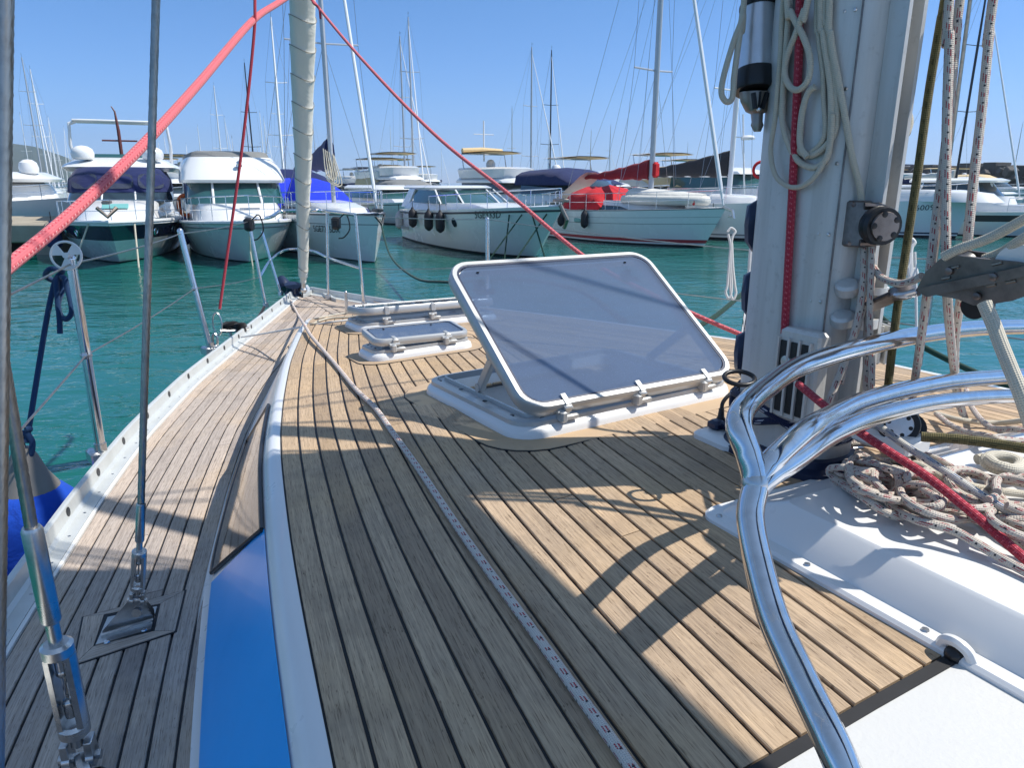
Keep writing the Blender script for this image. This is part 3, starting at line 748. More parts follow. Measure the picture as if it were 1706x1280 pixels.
# ---------------------------------------------------------------- mast
def MP(s, a, z): return W(s, a, HD)+Vector((0, 0, z-(ZC-HD)))      # z absolute
def superell(hs, ha, n=40, e=2.7):
    out = []
    for i in range(n):
        t = 2*math.pi*i/n; c, s_ = math.cos(t), math.sin(t)
        out.append((hs*math.copysign(abs(c)**(2/e), c), ha*math.copysign(abs(s_)**(2/e), s_)))
    return out
mast = empty('mast', W(0, 0, .5), 0, True); mast.parent = yacht; mast.matrix_parent_inverse = Matrix.Translation(-yacht.location)
MZ0, MZ1 = ZC-.495, ZC+11.8
m = MB(); m.loft([[MP(s*k, a*k, z) for s, a in superell(.106, .074)] for z, k in ((MZ0, 1), (MZ0+2, 1), (MZ1-3, 1), (MZ1, .7))]); under(m.build('spar', M_mast, None, 50), mast)
m = MB()      # sail track on the aft face
for a in (-.017, .017):
    m.loft([[MP(s, a+b, z) for s, b in ((-.105, -.004), (-.137, -.004), (-.137, .004), (-.105, .004))] for z in (MZ0+.12, MZ1-.2)])
m.loft([[MP(s, b, z) for s, b in ((-.10, -.013), (-.112, -.013), (-.112, .013), (-.10, .013))] for z in (MZ0+.12, MZ1-.2)])
under(m.build('sail_track', M_mast, None, 30), mast)
m = MB(); m.loft([[MP(s, a, z) for s, a in superell(hs, ha)] for hs, ha, z in ((.135, .10, ZC-.505), (.134, .099, ZC-.487), (.120, .087, ZC-.482), (.116, .083, ZC-.47), (.108, .0765, ZC-.468))]); under(m.build('mast_collar', M_navyp, None, 30), mast)
for z in (ZC+4.2, ZC+8.0):
    m = MB()
    for sg in (-1, 1): m.tube([MP(-.02, 0, z), MP(-.12, sg*.85, z+.05)], [.03, .018], 8, flat=.5)
    under(m.build('spreaders', M_mast), mast)
# boom with stacked mainsail in its cover: above the frame, throws the broad shade on the deck
boom = empty('boom', MP(-.12, 0, ZC+.45), 0, True); boom.parent = yacht; boom.matrix_parent_inverse = Matrix.Translation(-yacht.location)
m = MB(); m.tube([MP(-.14, 0, ZC+.57), MP(-4.2, 0, ZC+.62)], .075, 14, flat=.7); under(m.build('boom_spar', M_mast), boom)
m = MB(); rings = []
for i in range(20):
    s = -.16-3.9*i/19; H = .98-.42*i/19; wv = .02*math.sin(i*1.9)
    rings.append([MP(s, .13*math.sin(t)*(1-.35*max(0, -math.cos(t)))+wv*.5, ZC+.57+H*(.5-.5*math.cos(t))+wv) for t in [2*math.pi*j/18 for j in range(18)]])
m.loft(rings); under(m.build('sail_cover', cloth('navy_canvas', (.02,.04,.12), fold=.5), None, 60), boom)
# exit box for halyards on the port face
PF = W(0, -.074, 0); nface = -NV
def onface(px, py, off=0.0):
    p = hitp(px, py, PF+nface*off, nface); return p
bx0 = onface(1300, 690, .0); bx1 = onface(1384, 556, .0); cc = (bx0+bx1)/2; RB = Matrix((DV, NV, Vector((0,0,1)))).transposed()
sdist = abs((bx1-bx0).dot(DV)); zdist = bx1.z-bx0.z
m = MB(); m.box(cc+nface*.008, (sdist, .03, zdist), RB, bev=.006)
sc = (cc+nface*.008)
slots_c = []
box_o = under(m.build('halyard_exit_box', M_mast, None, 30), mast)
for i in range(4):
    m = MB(); s0 = -.5*sdist+.012+i*.0235-.002; p = cc+nface*.0165+DV*(-(.0)+(-s0-.028 if False else -sdist*.5+.014+i*.022))+Vector((0,0,-.004)); m.box(p, (.0045, .026, zdist*.86), RB, bev=.0015); m.build('divider', M_mast, box_o)
for i in range(3):
    m = MB(); p = cc+nface*.0235+DV*(-sdist*.5+.025+i*.022)+Vector((0,0,-.004)); m.box(p, (.0165, .003, zdist*.78), RB, bev=.001); m.build('slot', M_black, box_o)
m = MB(); m.lathe([(.0001,0),(.011,0),(.010,.004),(.0001,.005)], onface(1311, 602, .0235), nface, 14); m.build('bolt', M_ssd, box_o)
m = MB()
for z in [ZC-.30+.11*i for i in range(9)]:
    for sg in (-.062, -.078): m.lathe([(.0001,0),(.0032,0),(.0026,.0014),(.0001,.0018)], MP(sg, -.0655+(.004 if sg < -.07 else 0), z), nface, 8)
tag(under(m.build('rivets', M_ssd), mast), kind='stuff')
m = MB(); m.tube([MP(-.088, -.058, MZ0+.1), MP(-.088, -.058, ZC+1.2)], .0016, 5); under(m.build('seam', M_rusty), mast)
# welded lugs and cheek fittings on the aft corner
for px, py in ((1412, 478), (1404, 530)):
    m = MB(); p = hitp(px, py, W(-.07, -.07, 0), (nface*.8-DV*.6)); m.lathe([(.0001,-.01),(.019,-.01),(.019,.004),(.014,.008),(.0001,.008)], p, (nface*.5-DV*.2+Vector((0,0,1))).normalized(), 16); under(m.build('lug', M_mast), mast)
def spx(px, py, s, a): # point on the vertical line through s,a nearest row py
    p = W(s, a, 0); return at(px, py, p.y)
# hinged sheave box
m = MB(); hb0 = spx(1427, 373, -.09, -.08); m.box(hb0, (.045, .012, .072), RB, bev=.003); m.box(hb0+Vector((.020,-.012,.0)), (.028, .02, .062), RB, bev=.003)
for dz in (-.028, .028): m.tube([hb0+Vector((-.0,-.018,dz)), hb0+Vector((.024,-.022,dz))], .0055, 8)
for dz in (-.03, .03): m.lathe([(.0001,0),(.004,0),(.003,.003),(.0001,.003)], hb0+Vector((-.014,-.012,dz)), (0,-1,0), 8)
blk = under(m.build('sheave_bracket', M_rusty, None, 30), mast)
m = MB(); c = spx(1466, 376, -.14, -.06); ax = Vector((.10,-1,-.05)).normalized(); m.lathe([(.0001,-.012),(.028,-.012),(.030,-.004),(.025,0),(.030,.004),(.028,.012),(.0001,.012)], c, ax, 24); m.build('sheave', M_black, blk)
m = MB(); m.lathe([(.0001,.0),(.0225,.0),(.0215,.003),(.0001,.003)], c+ax*.0125, ax, 22)
m.build('cheek_plate', M_rusty, blk)
m = MB()
for k in range(5): m.lathe([(.0001,0),(.0050,0),(.0001,.0008)], c+ax*.0158+(ax.orthogonal()*math.cos(k*1.257+.4)+ax.cross(ax.orthogonal())*math.sin(k*1.257+.4))*.0135, ax, 8)
m.build('cheek_holes', M_black, blk)
# vang tang plate
m = MB(); a = cm(1440, 515, 1.16); b = cm(1503, 488, 1.08); dd = (b-a).normalized(); yy = Vector((.2,-1,.15)); yy = (yy-dd*yy.dot(dd)).normalized(); R = Matrix((dd, yy, dd.cross(yy))).transposed(); m.box((a+b)/2, ((b-a).length, .008, .036), R, bev=.004); m.lathe([(.0001,-.006),(.019,-.006),(.019,.006),(.0001,.006)], b, yy, 16); tang = under(m.build('tang', M_rusty), mast)
m = MB(); m.lathe([(.0001,0),(.007,0),(.006,.003),(.0001,.003)], b+yy*.006, yy, 10); m.build('tang_hole', M_black, tang)
m = MB(); a = cm(1416, 536, 1.19); m.lathe([(.0001,-.008),(.034,-.008),(.034,.008),(.0001,.008)], a+Vector((.01,0,0)), (0,0,1), 18); under(m.build('gooseneck_plate', M_mast), mast); m = MB(); m.lathe([(.0001,-.006),(.026,-.006),(.026,.006),(.0001,.006)], cm(1452, 483, 1.18), (0,0,1), 16); under(m.build('gooseneck_plate', M_mast), mast)
# starboard clutch fins seen past the mast
m = MB(); c = spx(1466, 572, -.10, .06)
for i in range(4): m.box(c+Vector((.012*i-.018, 0, 0)), (.005, .03, .07), bev=.002)
m.box(c+Vector((0,.01,0)), (.05, .02, .06), bev=.003); under(m.build('halyard_exit_box', M_mast), mast)
# mast steps / fairings along the forward face
for px, py in ((1262, 375), (1256, 490), (1243, 590)):
    m = MB(); c = spx(px+8, py, .108, -.02); m.loft([[c+Vector((x*sc_, y*sc_, z)) for x, y in ((-.030,-.012),(.02,-.02),(.02,.02),(-.030,.012))] for z, sc_ in ((-.058, .25), (-.03, .9), (.0, 1.0), (.035, .95), (.05, .2))]); under(m.build('mast_step', M_navyp, None, 60), mast)
# spinnaker pole stowed down the front of the mast
pl = empty('spinnaker_pole', cm(1262, 120, 1.24), 0, True, 'silver spinnaker pole stowed upright along the mast, bronze jaw at its lower end', 'spinnaker pole'); 
pa = cm(1260, 140, 1.24); pbp = cm(1268, -20, 1.24); ax = (pbp-pa).normalized()
m = MB(); m.lathe([(.033, 0), (.033, .17), (.0335, .17), (.0335, 3.2)], pa, ax, 28); under(m.build('pole_tube', metal('satin_pole', (.62,.63,.65), .33, .08)), pl)
m = MB(); m.lathe([(.034, .128), (.0352, .130), (.0352, .136), (.034, .138)], pa, ax, 28); under(m.build('band', M_black), pl)
m = MB(); m.lathe([(.0001,-.014),(.036,-.014),(.038, -.010), (.038, .016), (.036, .022), (.033,.022)], pa, ax, 28); m.box(pa+Vector((.030,-.012,.004)), (.030,.02,.032), bev=.004); under(m.build('collar', M_black), pl)
m = MB(); rings = []
for z, rx, ry in ((-.014,.030,.024),(-.03,.028,.022),(-.048,.019,.018),(-.052,.010,.014),(-.066,.009,.012),(-.072,.011,.010),(-.083,.006,.006)): rings.append([pa+ax*z+Vector((rx*math.cos(t)+.0035*(-z*20), ry*math.sin(t), 0)) for t in [2*math.pi*i/16 for i in range(16)]])
m.loft(list(reversed(rings))); jaw = under(m.build('jaw', M_bronze, None, 45), pl)
m = MB()
for x in (-.012, .012): m.tube([pa+ax*-.018+Vector((x,-.024,0)), pa+ax*-.045+Vector((x*.5,-.019,0))], .0045, 6)
m.tube([pa+ax*-.016+Vector((0,-.0245,0)), pa+ax*-.045+Vector((0,-.021,0))], .002, 6); m.build('jaw_slots', M_black, jaw)
m = MB(); m.ball(pa+ax*-.046+Vector((0,-.020,0)), .004, 8); m.build('pin', M_ss, jaw)

# deck blocks, plinth and cable gland by the mast foot
m = MB(); pl0 = roofhit(1205, 735); s_, a_ = sa_of(pl0)
slab('plinth', M_gel, [(rpoly(s_-.06, s_+.05, a_-.045, a_+.05, .02), .003), (rpoly(s_-.06, s_+.05, a_-.045, a_+.05, .02), .012), (rpoly(s_-.055, s_+.045, a_-.04, a_+.045, .016), .016)])
m = MB(); p = roofhit(1225, 722, .016); m.box(p+Vector((.02,.0,.010)), (.085, .06, .024), RB, bev=.008); m.box(p+Vector((-.03,.03,.008)), (.03, .03, .02), RB, bev=.006); yp(m, 'deck_socket', M_navyp)
m = MB(); p = roofhit(1200, 708, .016); m.lathe([(.013, 0), (.012, .010), (.007, .018), (.0055, .034), (.005, .036)], p, (0,0,1), 12); m.tube(catmull([p+Vector((0,0,.03)), p+Vector((.004,.004,.05)), p+Vector((.03,.02,.066)), p+Vector((.075,.04,.066))], 6), .0042, 8); yp(m, 'cable_gland', M_black)
# turning block with white cheeks
tb = empty('turning_block', cm(1505, 715, 1.12), 0, True, 'black turning block with round drilled cheek beside the mast foot'); tb.parent = yacht; tb.matrix_parent_inverse = Matrix.Translation(-yacht.location)
c = cm(1498, 708, 1.12); ax = Vector((-.35,-.9,.25)).normalized()
m = MB(); m.lathe([(.0001,-.05),(.030,-.05),(.031,-.045),(.031,0),(.029,.004),(.0001,.004)], c, ax, 26); m.lathe([(.0001,-.02),(.026,-.02),(.026,.0),(.0001,.0)], c+Vector((.022,.01,-.010)), ax, 20); under(m.build('body', M_black), tb)
m = MB(); m.lathe([(.0001,0),(.0205,0),(.0195,.003),(.0001,.0035)], c+ax*.0045, ax, 24); under(m.build('cheek', M_alu), tb)
m = MB()
for k in range(6): m.lathe([(.0001,0),(.0034,0),(.0001,.0006)], c+ax*.008+(ax.orthogonal()*math.cos(k*1.047)+ax.cross(ax.orthogonal())*math.sin(k*1.047))*.0125, ax, 8)
under(m.build('cheek_holes', M_black), tb)
m = MB(); m.box(c+Vector((.0,.02,-.03)), (.10,.06,.03), RB, bev=.006); m.tube([c+ax*-.05+(ax.orthogonal()*math.cos(t)+ax.cross(ax.orthogonal())*math.sin(t))*.027 for t in [2*math.pi*i/20 for i in range(21)]], .0045, 6); under(m.build('base', M_white), tb)
# row of lead blocks at the foot of the mast
m = MB(); a = roofhit(1300, 765); b = roofhit(1400, 755)
m.box((a+b)/2+Vector((0,-.01,.012)), (.16,.04,.022), bev=.004); org = yp(m, 'deck_organiser', M_black)
m = MB(); m.box((a+b)/2+Vector((.01,-.012,.026)), (.15,.034,.004), bev=.001); m.build('top_plate', M_ssd, org)
# ---------------------------------------------------------------- shrouds and turnbuckles
def wire_rope(pts, r, parent, name='wire', lobes=8):
    m = MB(); m.tube(resample([Vector(p) for p in pts], .006), r, lobes*4, lobes=lobes, twist=165, depth=.22)
    return under(m.build(name, M_wire, None, 60), parent)
def turnbuckle(a, b, r, parent, fr=(0, .30, .42, .95, 1.0)):
    """a = lower toggle, b = top of swage; fr: fork, body start.., """
    d = (b-a); L = d.length; ax = d.normalized()
    m = MB(); m.lathe([(r*.55, L*.62), (r*.62, L*.63), (r*.62, L*.985), (r*.5, L)], a, ax, 18); tb_ = under(m.build('swage', M_ssd), parent)
    m = MB(); m.lathe([(r*.42, L*.52), (r*.42, L*.64)], a, ax, 12); under(m.build('thread', M_ssd), parent); m = MB(); m.lathe([(r*.42, L*.06), (r*.42, L*.14)], a, ax, 12)
    for q in (.0,): pass
    under(m.build('thread', M_ssd), parent)
    # open body: two cheeks with rounded ends
    N_ = ax.cross(Vector((.25, -.9, .1))).normalized(); B_ = ax.cross(N_)
    m = MB()
    for z0, z1 in ((.11, .17), (.47, .53)): m.lathe([(r*.75, L*z0), (r*1.0, L*(z0+.012)), (r*1.0, L*(z1-.012)), (r*.75, L*z1)], a, ax, 16)
    for sg in (-1, 1):
        m.loft([[a+ax*L*z+N_*(sg*r*x)+B_*(r*y) for x, y in ((.45,-.72),(.80,-.62),(1.0,-.2),(1.0,.2),(.80,.62),(.45,.72))] for z in (.16, .48)])
    under(m.build('body', M_ssd), parent)
    m = MB(); m.tube([a+ax*L*.20, a+ax*L*.26], r*.36, 10); m.tube([a+ax*L*.40, a+ax*L*.48], r*.36, 10); m.ball(a+ax*L*.26, r*.42, 8); m.ball(a+ax*L*.40, r*.42, 8); m.tube([a+ax*L*.25, a+ax*L*.41], r*.12, 6); under(m.build('stud', M_ssd), parent)
    m = MB(); 
    for sg in (-1, 1): m.lathe([(.0001, sg*r*.5), (r*.75, sg*r*.5), (r*.75, sg*r*1.0), (.0001, sg*r*1.0)][::sg], a, N_, 16); m.box(a+N_*sg*r*.75+ax*L*.04, (r*.5, r*1.2, L*.09), Matrix((N_, B_, ax)).transposed(), bev=.001)
    m.lathe([(.0001, -r*1.35), (r*.34, -r*1.35), (r*.34, r*1.35), (.0001, r*1.35)], a, N_, 10); under(m.build('toggle', M_ssd), parent)
def shroud(name, foot, top_px, r, label, tb=None, lobes=8):
    sh = empty('shroud', foot, 0, True, label); sh.parent = yacht; sh.matrix_parent_inverse = Matrix.Translation(-yacht.location); return sh
# inner shroud
foot = cm(228, 1008, 1.305)
ca = cm(229, 1000, 1.30); cb = cm(235, 838, 1.215); tp = cm(260, -5, .98*1.10)
sh = shroud('shroud', foot, None, .005, 'inner shroud running down to a triangular chainplate on the side deck')
axd = (cb-ca).normalized(); ctop = cb+axd*0
far = ca+(tp-ca)*1.0
# straight wire: from cb through a direction that projects to the top pixel
def ray_line_to(pt, px, py, horiz):   # point on pixel ray with y such that the lean inboard stays moderate
    r = ray(px, py); t = horiz/r.y; return O_+r*t
tp = ray_line_to(cb, 260, -5, cb.y+.045)
dirw = (tp-cb).normalized(); end = cb+dirw*6.0
wire_rope([cb, cb+dirw*1.6], .0058, sh); m = MB(); m.tube([cb+dirw*1.6, end], .0058, 8); under(m.build('wire', M_wire), sh)
turnbuckle(ca, cb, .0122, sh)
# chainplate and its star of teak margins
c0 = WD(*sa_of(drop(212, 1050, HD)), .0) ; s0, a0 = sa_of(drop(214, 1048, HD))
cp = empty('chainplate', W(s0, a0, HD), 0, True, 'stainless triangular chainplate on the side deck'); cp.parent = yacht; cp.matrix_parent_inverse = Matrix.Translation(-yacht.location)
P_ = [drop(x, y, HD-.0035) for x, y in ((160,1078),(180,1032),(262,1014),(252,1052))]
def up(p, z): return p+Vector((0,0,z))
m = MB(); m.loft([[up(p, .0) for p in P_], [up(p, .0045) for p in P_]]); under(m.build('base_plate', M_ssd), cp)
m = MB(); q0 = drop(172, 1056, HD-.008); q1 = drop(258, 1030, HD-.008); tip = cm(229, 1000, 1.30); w_ = Vector((.15,-1,0)).normalized()*.0025
tr = [q0, q1, up(q1, .018), tip+Vector((.012,0,.004)), tip+Vector((0,0,.013)), tip+Vector((-.012,0,.004)), up(q0, .006)]
m.loft([[p-w_ for p in tr], [p+w_ for p in tr]]); under(m.build('web', M_ssd, None, 30), cp)
m = MB(); m.lathe([(.0001,-.004),(.0085,-.004),(.0085,.004),(.0001,.004)], tip+Vector((-.001,-.006,-.022)), (.15,-1,.1), 14); m.tube([up(q0, .002)+w_*4, up(q1, .002)+w_*4], .004, 6); under(m.build('weld_ring', M_ssd), cp)
m = MB()
for px, py in ((178, 1070), (252, 1022), (240, 1050)): m.lathe([(.0001,0),(.006,0),(.005,.002),(.0001,.0025)], drop(px, py, HD-.008), (0,0,1), 10)
under(m.build('bolts', M_ss), cp)
outer = [(124,1112),(140,1032),(308,988),(292,1056)]; inner = [(156,1082),(174,1028),(268,1010),(258,1056)]
z_ = .0055
for i in range(4):
    j = (i+1) % 4; A1, A2, B1, B2 = [drop(*q, HD) for q in (outer[i], outer[j], inner[i], inner[j])]
    mid_ = (A1+A2+B1+B2)/4; sh_ = [mid_+(p-mid_)*.985 for p in (A1, A2, B2, B1)]
    m = MB(); m.loft([[up(p, .001) for p in sh_], [up(p, z_) for p in sh_]])
    u_ = (A2-A1).normalized(); v_ = Vector((-u_.y, u_.x, 0))
    m.uv = [tuple((Vector(m.v[k]).dot(v_), Vector(m.v[k]).dot(u_)) for k in f) for f in m.f]
    under(m.build('margin_plank', M_side, None, 0), cp)
m = MB(); ctr = sum((drop(*q, HD) for q in outer), Vector())/4; big_ = [ctr+(drop(*q, HD)-ctr)*1.04 for q in outer]; m.loft([[up(p, 0) for p in big_], [up(p, .0042) for p in big_]]); under(m.build('caulk_bed', M_caulk, None, 0), cp)
# outer shroud, closer and thicker
sh2 = shroud('shroud', cm(140, 1285, 1.0), None, .006, 'thick outer shroud with long turnbuckle')
ca = cm(134, 1262, .985); cb = cm(52, 878, .865); turnbuckle(ca, cb, .0195, sh2)
dirw = (cm(2, 590, .80)-cb).normalized(); wire_rope([cb-dirw*.01, cb+dirw*.8], .0072, sh2, lobes=9); m = MB(); m.tube([cb+dirw*.8, cb+dirw*7], .0072, 8); under(m.build('wire', M_wire), sh2)
m = MB(); f = drop(150, 1330, HD); m.box(f+Vector((0,0,.02)), (.05,.012,.05), Matrix.Rotation(.3,3,'Z'), bev=.005); m.box(f, (.10,.05,.008), Matrix.Rotation(.3,3,'Z'), bev=.002); m.tube([f+Vector((0,0,.03)), ca], .01, 8); under(m.build('chainplate', M_ssd), sh2)
# third wire rope close to the eye at the left edge of the picture
sh3 = shroud('shroud', cm(-6, 1400, .62), None, .006, 'blurred shroud nearest the eye at the edge of the deck')
a = cm(-8, 1400, .60); b = cm(8, -60, .50); d_ = (b-a).normalized(); wire_rope([a, b+d_*.1], .0060, sh3, lobes=9)
m = MB(); m.tube([b+d_*.1, b+d_*5], .006, 8); m.tube([a, a-d_*.25], .010, 10); under(m.build('wire_end', M_wire), sh3)

# starboard shrouds, mirrored: seen past the mast only as their shadows and lower ends
for sm_, am_, dz, rr_ in ((.55, 1.28, 5.2, .0055), (-.02, 1.50, 5.4, .0065), (-.55, 1.33, 5.2, .0055)):
    ft = W(sm_, am_, HD); q = empty('shroud', ft, 0, True, 'shroud on the far side of the mast'); q.parent = yacht; q.matrix_parent_inverse = Matrix.Translation(-yacht.location)
    hd_ = MP(-.05, .07 if am_ < 1.4 else .75, ZC+dz-1.1); m = MB(); m.tube([ft+Vector((0,0,.3)), hd_], rr_, 8); under(m.build('wire', M_wire), q); d2 = (hd_-ft).normalized(); turnbuckle(ft+d2*.05, ft+d2*.34, .012, q)
# forestay with furled sail
bow = drop(505, 492, .80); mt = MP(.05, 0, ZC+11.2); dv = (mt-bow).normalized()
def fs(px_row):    # param where the stay reaches a picture row
    lo, hi = 0, 9
    for _ in range(40):
        md = (lo+hi)/2; p = bow+dv*md-O_; dep = p.y*CP-p.z*SP; row = 640-F0*(p.z*CP+p.y*SP)/dep
        if row > px_row: lo = md
        else: hi = md
    return lo
fr_ = empty('furled_headsail', bow, 0, True, 'rolled white headsail with spiral seams on its stay'); fr_.parent = yacht; fr_.matrix_parent_inverse = Matrix.Translation(-yacht.location)
t0 = fs(470); N_ = dv.orthogonal().normalized(); B_ = dv.cross(N_); m = MB(); rings = []; NA = 30; PI2 = 2*math.pi
def fr0(q): return .030+.042*min(1, q/1.6)+.006*min(1, max(0, q-1.6)/1.0)
q = 0.0
while q < 10.2:
    r0 = fr0(q) if q > .04 else .022; row = []
    for k_ in range(NA):
        a = PI2*k_/NA; w_ = ((q+.05*math.cos(a+.6))/.165-a/PI2) % 1.0
        rr_ = r0*(1+.085*w_**2.2+.018*math.sin(7*a+q*5)+.02*math.sin(q*9+a)); row.append(bow+dv*(t0+q)+(N_*math.cos(a)+B_*math.sin(a))*rr_)
    rings.append(row); q += .011 if q < 3.4 else .12
m.loft(rings); sail = under(m.build('rolled_sail', M_furl, None, 40), fr_)
m = MB(); hp = []
for i in range(620):
    A = i*.22; q = .165*A/PI2-.05*math.cos(A+.6)
    if q > .05: hp.append(bow+dv*(t0+q)+(N_*math.cos(A)+B_*math.sin(A))*fr0(q)*1.10)
m.tube(hp, .0022, 5); m.build('leech_seam', paint('seam_thread', (.25,.23,.19), .8), sail)
m = MB(); m.tube([bow, bow+dv*(t0+.02)], .011, 12); m.lathe([(.02,0),(.03,.01),(.03,.03),(.02,.04),(.02,.10),(.018,.12)], bow+dv*(t0*.25), dv, 16); under(m.build('tack_fitting', M_ssd), fr_)
m = MB(); m.lathe([(.0001,0),(.055,0),(.06,.01),(.045,.03),(.045,.06),(.06,.085),(.0001,.09)], drop(488, 492, .80), dv, 18); m.lathe([(.0001,0),(.045,0),(.05,.05),(.03,.11),(.0001,.12)], drop(476, 482, .77), (-.4,.5,.6), 14); under(m.build('furling_drum', M_navyp), fr_)
# stem head fitting, bow cleats, short post on the foredeck
m = MB(); pg = [drop(*q, .78) for q in ((505,490),(520,484),(512,474),(500,478))]; m.loft([[p+Vector((0,0,-.03)) for p in pg], pg]); pg = [drop(*q, .785) for q in ((543,492),(560,498),(548,488),(538,488))]; m.loft([[p+Vector((0,0,-.03)) for p in pg], pg]); yp(m, 'stemhead', M_rail)
m = MB(); p = drop(578, 520, .795); m.tube([p, p+Vector((0,0,.12))], .010, 10); m.ball(p+Vector((0,0,.125)), .012, 8); yp(m, 'jackstaff_socket', M_ssd)
def cleat(p, d, name='cleat', mat=None, sc=1):
    m = MB(); d = d.normalized(); u = Vector((0,0,1))
    m.tube(catmull([p-d*.075*sc+u*.038*sc, p-d*.03*sc+u*.03*sc, p+d*.03*sc+u*.03*sc, p+d*.075*sc+u*.038*sc], 5), .009*sc, 10)
    for k in (-.025, .025): m.tube([p+d*k*sc, p+d*k*sc+u*.03*sc], .009*sc, 8)
    return yp(m, name, mat or M_ssd)
cleat(drop(392, 560, .80), Vector((.8,.6,0))); cleat(drop(640, 512, .80), Vector((.8,-.3,0)))

# ---------------------------------------------------------------- ropes: each a thing of its own
def rope(pts, r, mat, label, name='rope', cat='rope', group=None, n=12, per=10, step=None):
    p = catmull(pts, per); 
    if step: p = resample(p, step)
    m = MB(); m.tube(p, r, n); o = m.build(name, mat, None, 60); return tag(o, label, cat, group)
def surf(px, py, up_=.0):      # on the roof planks if inside the cabin outline, otherwise the side deck
    p = roofhit(px, py, up_); s, a = sa_of(p)
    if s < 3.1 and a > aE(s)-.01 and a < mir(aE(s))+.01: return p
    return drop(px, py, HD-up_)
rope([drop(484,500,.798)]+[roofhit(x, y, .02) for x, y in ((491,514),(498,527),(505,538),(511,548),(520,562))]+[surf(x, y, .010) for x, y in ((556,604),(592,648),(625,680),(655,722),(700,785),(750,860),(795,925),(850,1000),(905,1075),(960,1152),(1015,1228),(1060,1292),(1100,1350))], .0064, M_rope_fleckd, 'red flecked white rope lying along the deck from the bow', per=8)
rope([drop(402,562,.775), drop(440,556,.73), drop(503,545,.635), roofhit(560,536,.014), roofhit(640,528,.014), roofhit(700,524,.014), roofhit(770,517,.014)], .0048, M_rope_white, 'thin white line stretched across the foredeck')
rope([roofhit(x, y, .008) if x > 515 else drop(x, y, .68) for x, y in ((505,536),(540,528),(575,522),(610,524),(585,528),(545,531),(520,540),(508,546))], .0042, M_rope_cream, 'loose loop of cream line on the foredeck planks')
# black line with hitches on the port toe-rail cleat
cpos = drop(392, 558, .80)
pts = [cpos+Vector((-.055+.0*i, 0, 0)) for i in range(1)]
bl = []
for i in range(46):
    t = i/45*2*math.pi*4; bl.append(cpos+Vector((.055*math.sin(t)*1.0, .03*math.sin(2*t)+.004*math.sin(i), .035+.014*math.cos(t*1.5)+.0004*i)))
bl += [cpos+Vector((.03,.08,.03)), drop(425, 536, .79), drop(436, 520, .775), drop(440, 512, .77)]
rope(bl, .0095, M_rope_black, 'black line hitched round the port foredeck cleat', per=5)
# red lines overhead
def thick(pts, r): return pts
red1 = [cm(-400,700,1.15), cm(-60, 500, 1.35), cm(15, 443, 1.5), cm(120, 355, 1.75), cm(232, 248, 2.05), cm(330, 140, 2.5), cm(420, 35, 3.2), cm(470, 0, 3.7), cm(560, -60, 4.6), cm(600,-150,4.7)]
rope(red1, .0150, M_rope_red, 'thick red rope rising from lower left towards the headstay', n=20, per=14)
rope([cm(500,-150,4.3), cm(505, -25, 4.0), cm(525, 5, 3.9), cm(600, 95, 3.5), cm(720, 220, 3.0), cm(850, 325, 2.65), cm(980, 432, 2.4), cm(1110, 502, 2.25), cm(1245, 562, 2.1), cm(1330, 592, 2.0)], .0072, M_rope_red, 'thin red rope slanting down behind the big hatch to the mast', n=12, per=14)
rope([cm(430,-300,3.2), cm(425, -20, 3.2), cm(423, 60, 3.22), cm(404, 240, 3.3), cm(382, 400, 3.4), cm(366, 515, 3.46)], .0070, M_rope_redd, 'thin crimson line hanging down to the shackle at the toe rail', n=10)
rope([cm(505,-120,4.0), cm(517, -10, 3.9), cm(531, 12, 3.85), cm(534, 30, 3.84)], .006, M_rope_redd, 'short red rope tail hanging beside the headstay', n=8)
sk = empty('snap_shackle', cm(362, 560, 3.46), 0, True, 'steel snap shackle hooked to the toe rail under the crimson line', 'shackle')
m = MB(); c = cm(362, 540, 3.46); m.tube([c+Vector((.022*math.sin(t), 0, .055*math.cos(t))) for t in [2*math.pi*i/20 for i in range(21)]], .004, 6, cap=False); under(m.build('loop', M_ssd), sk)
m = MB(); c = cm(358, 565, 3.44); m.tube([c+Vector((.012*math.sin(t), 0, .03*math.cos(t)-.005)) for t in [2*math.pi*i/16 for i in range(17)]], .006, 6, cap=False); m.ball(c+Vector((0,0,-.04)), .014, 8); m.tube([c+Vector((0,0,-.03)), c+Vector((.01,0,-.085))], .008, 8); under(m.build('hook', M_ssd), sk)
# blue fender line tied on the lifeline, and the fender
dY = 1.86
bl = [cm(44,738,1.93), cm(52,690,1.95), cm(68,590,1.98), cm(80,520,2.0), cm(92,468,2.02), cm(104,452,2.02), cm(84,448,1.99), cm(76,460,2.03), cm(92,468,2.05), cm(106,462,2.0), cm(112,480,2.0), cm(118,505,2.0), cm(119,522,2.0), cm(110,532,2.0), cm(100,524,2.01), cm(97,505,2.02), cm(104,480,2.03), cm(98,462,2.03), cm(94,470,2.0), cm(96,500,2.0), cm(99,530,2.0), cm(100,556,2.0)]
rope(bl, .0075, M_rope_teal, 'dark blue line knotted on the upper lifeline beside the nearest stanchion', n=10, per=7)
rope([cm(46,725,1.93), cm(36,722,1.93), cm(38,745,1.93), cm(50,760,1.93), cm(54,738,1.93), cm(46,722,1.93), cm(50,715,1.93), cm(42,716,1.92)], .0075, M_rope_teal, 'dark blue line looped through the eye of the fender', n=10)
fd = empty('fender', cm(40, 800, 1.93), 0, True, 'big fender in a blue cloth sock with grey rubber head hanging over the port side', 'fender')
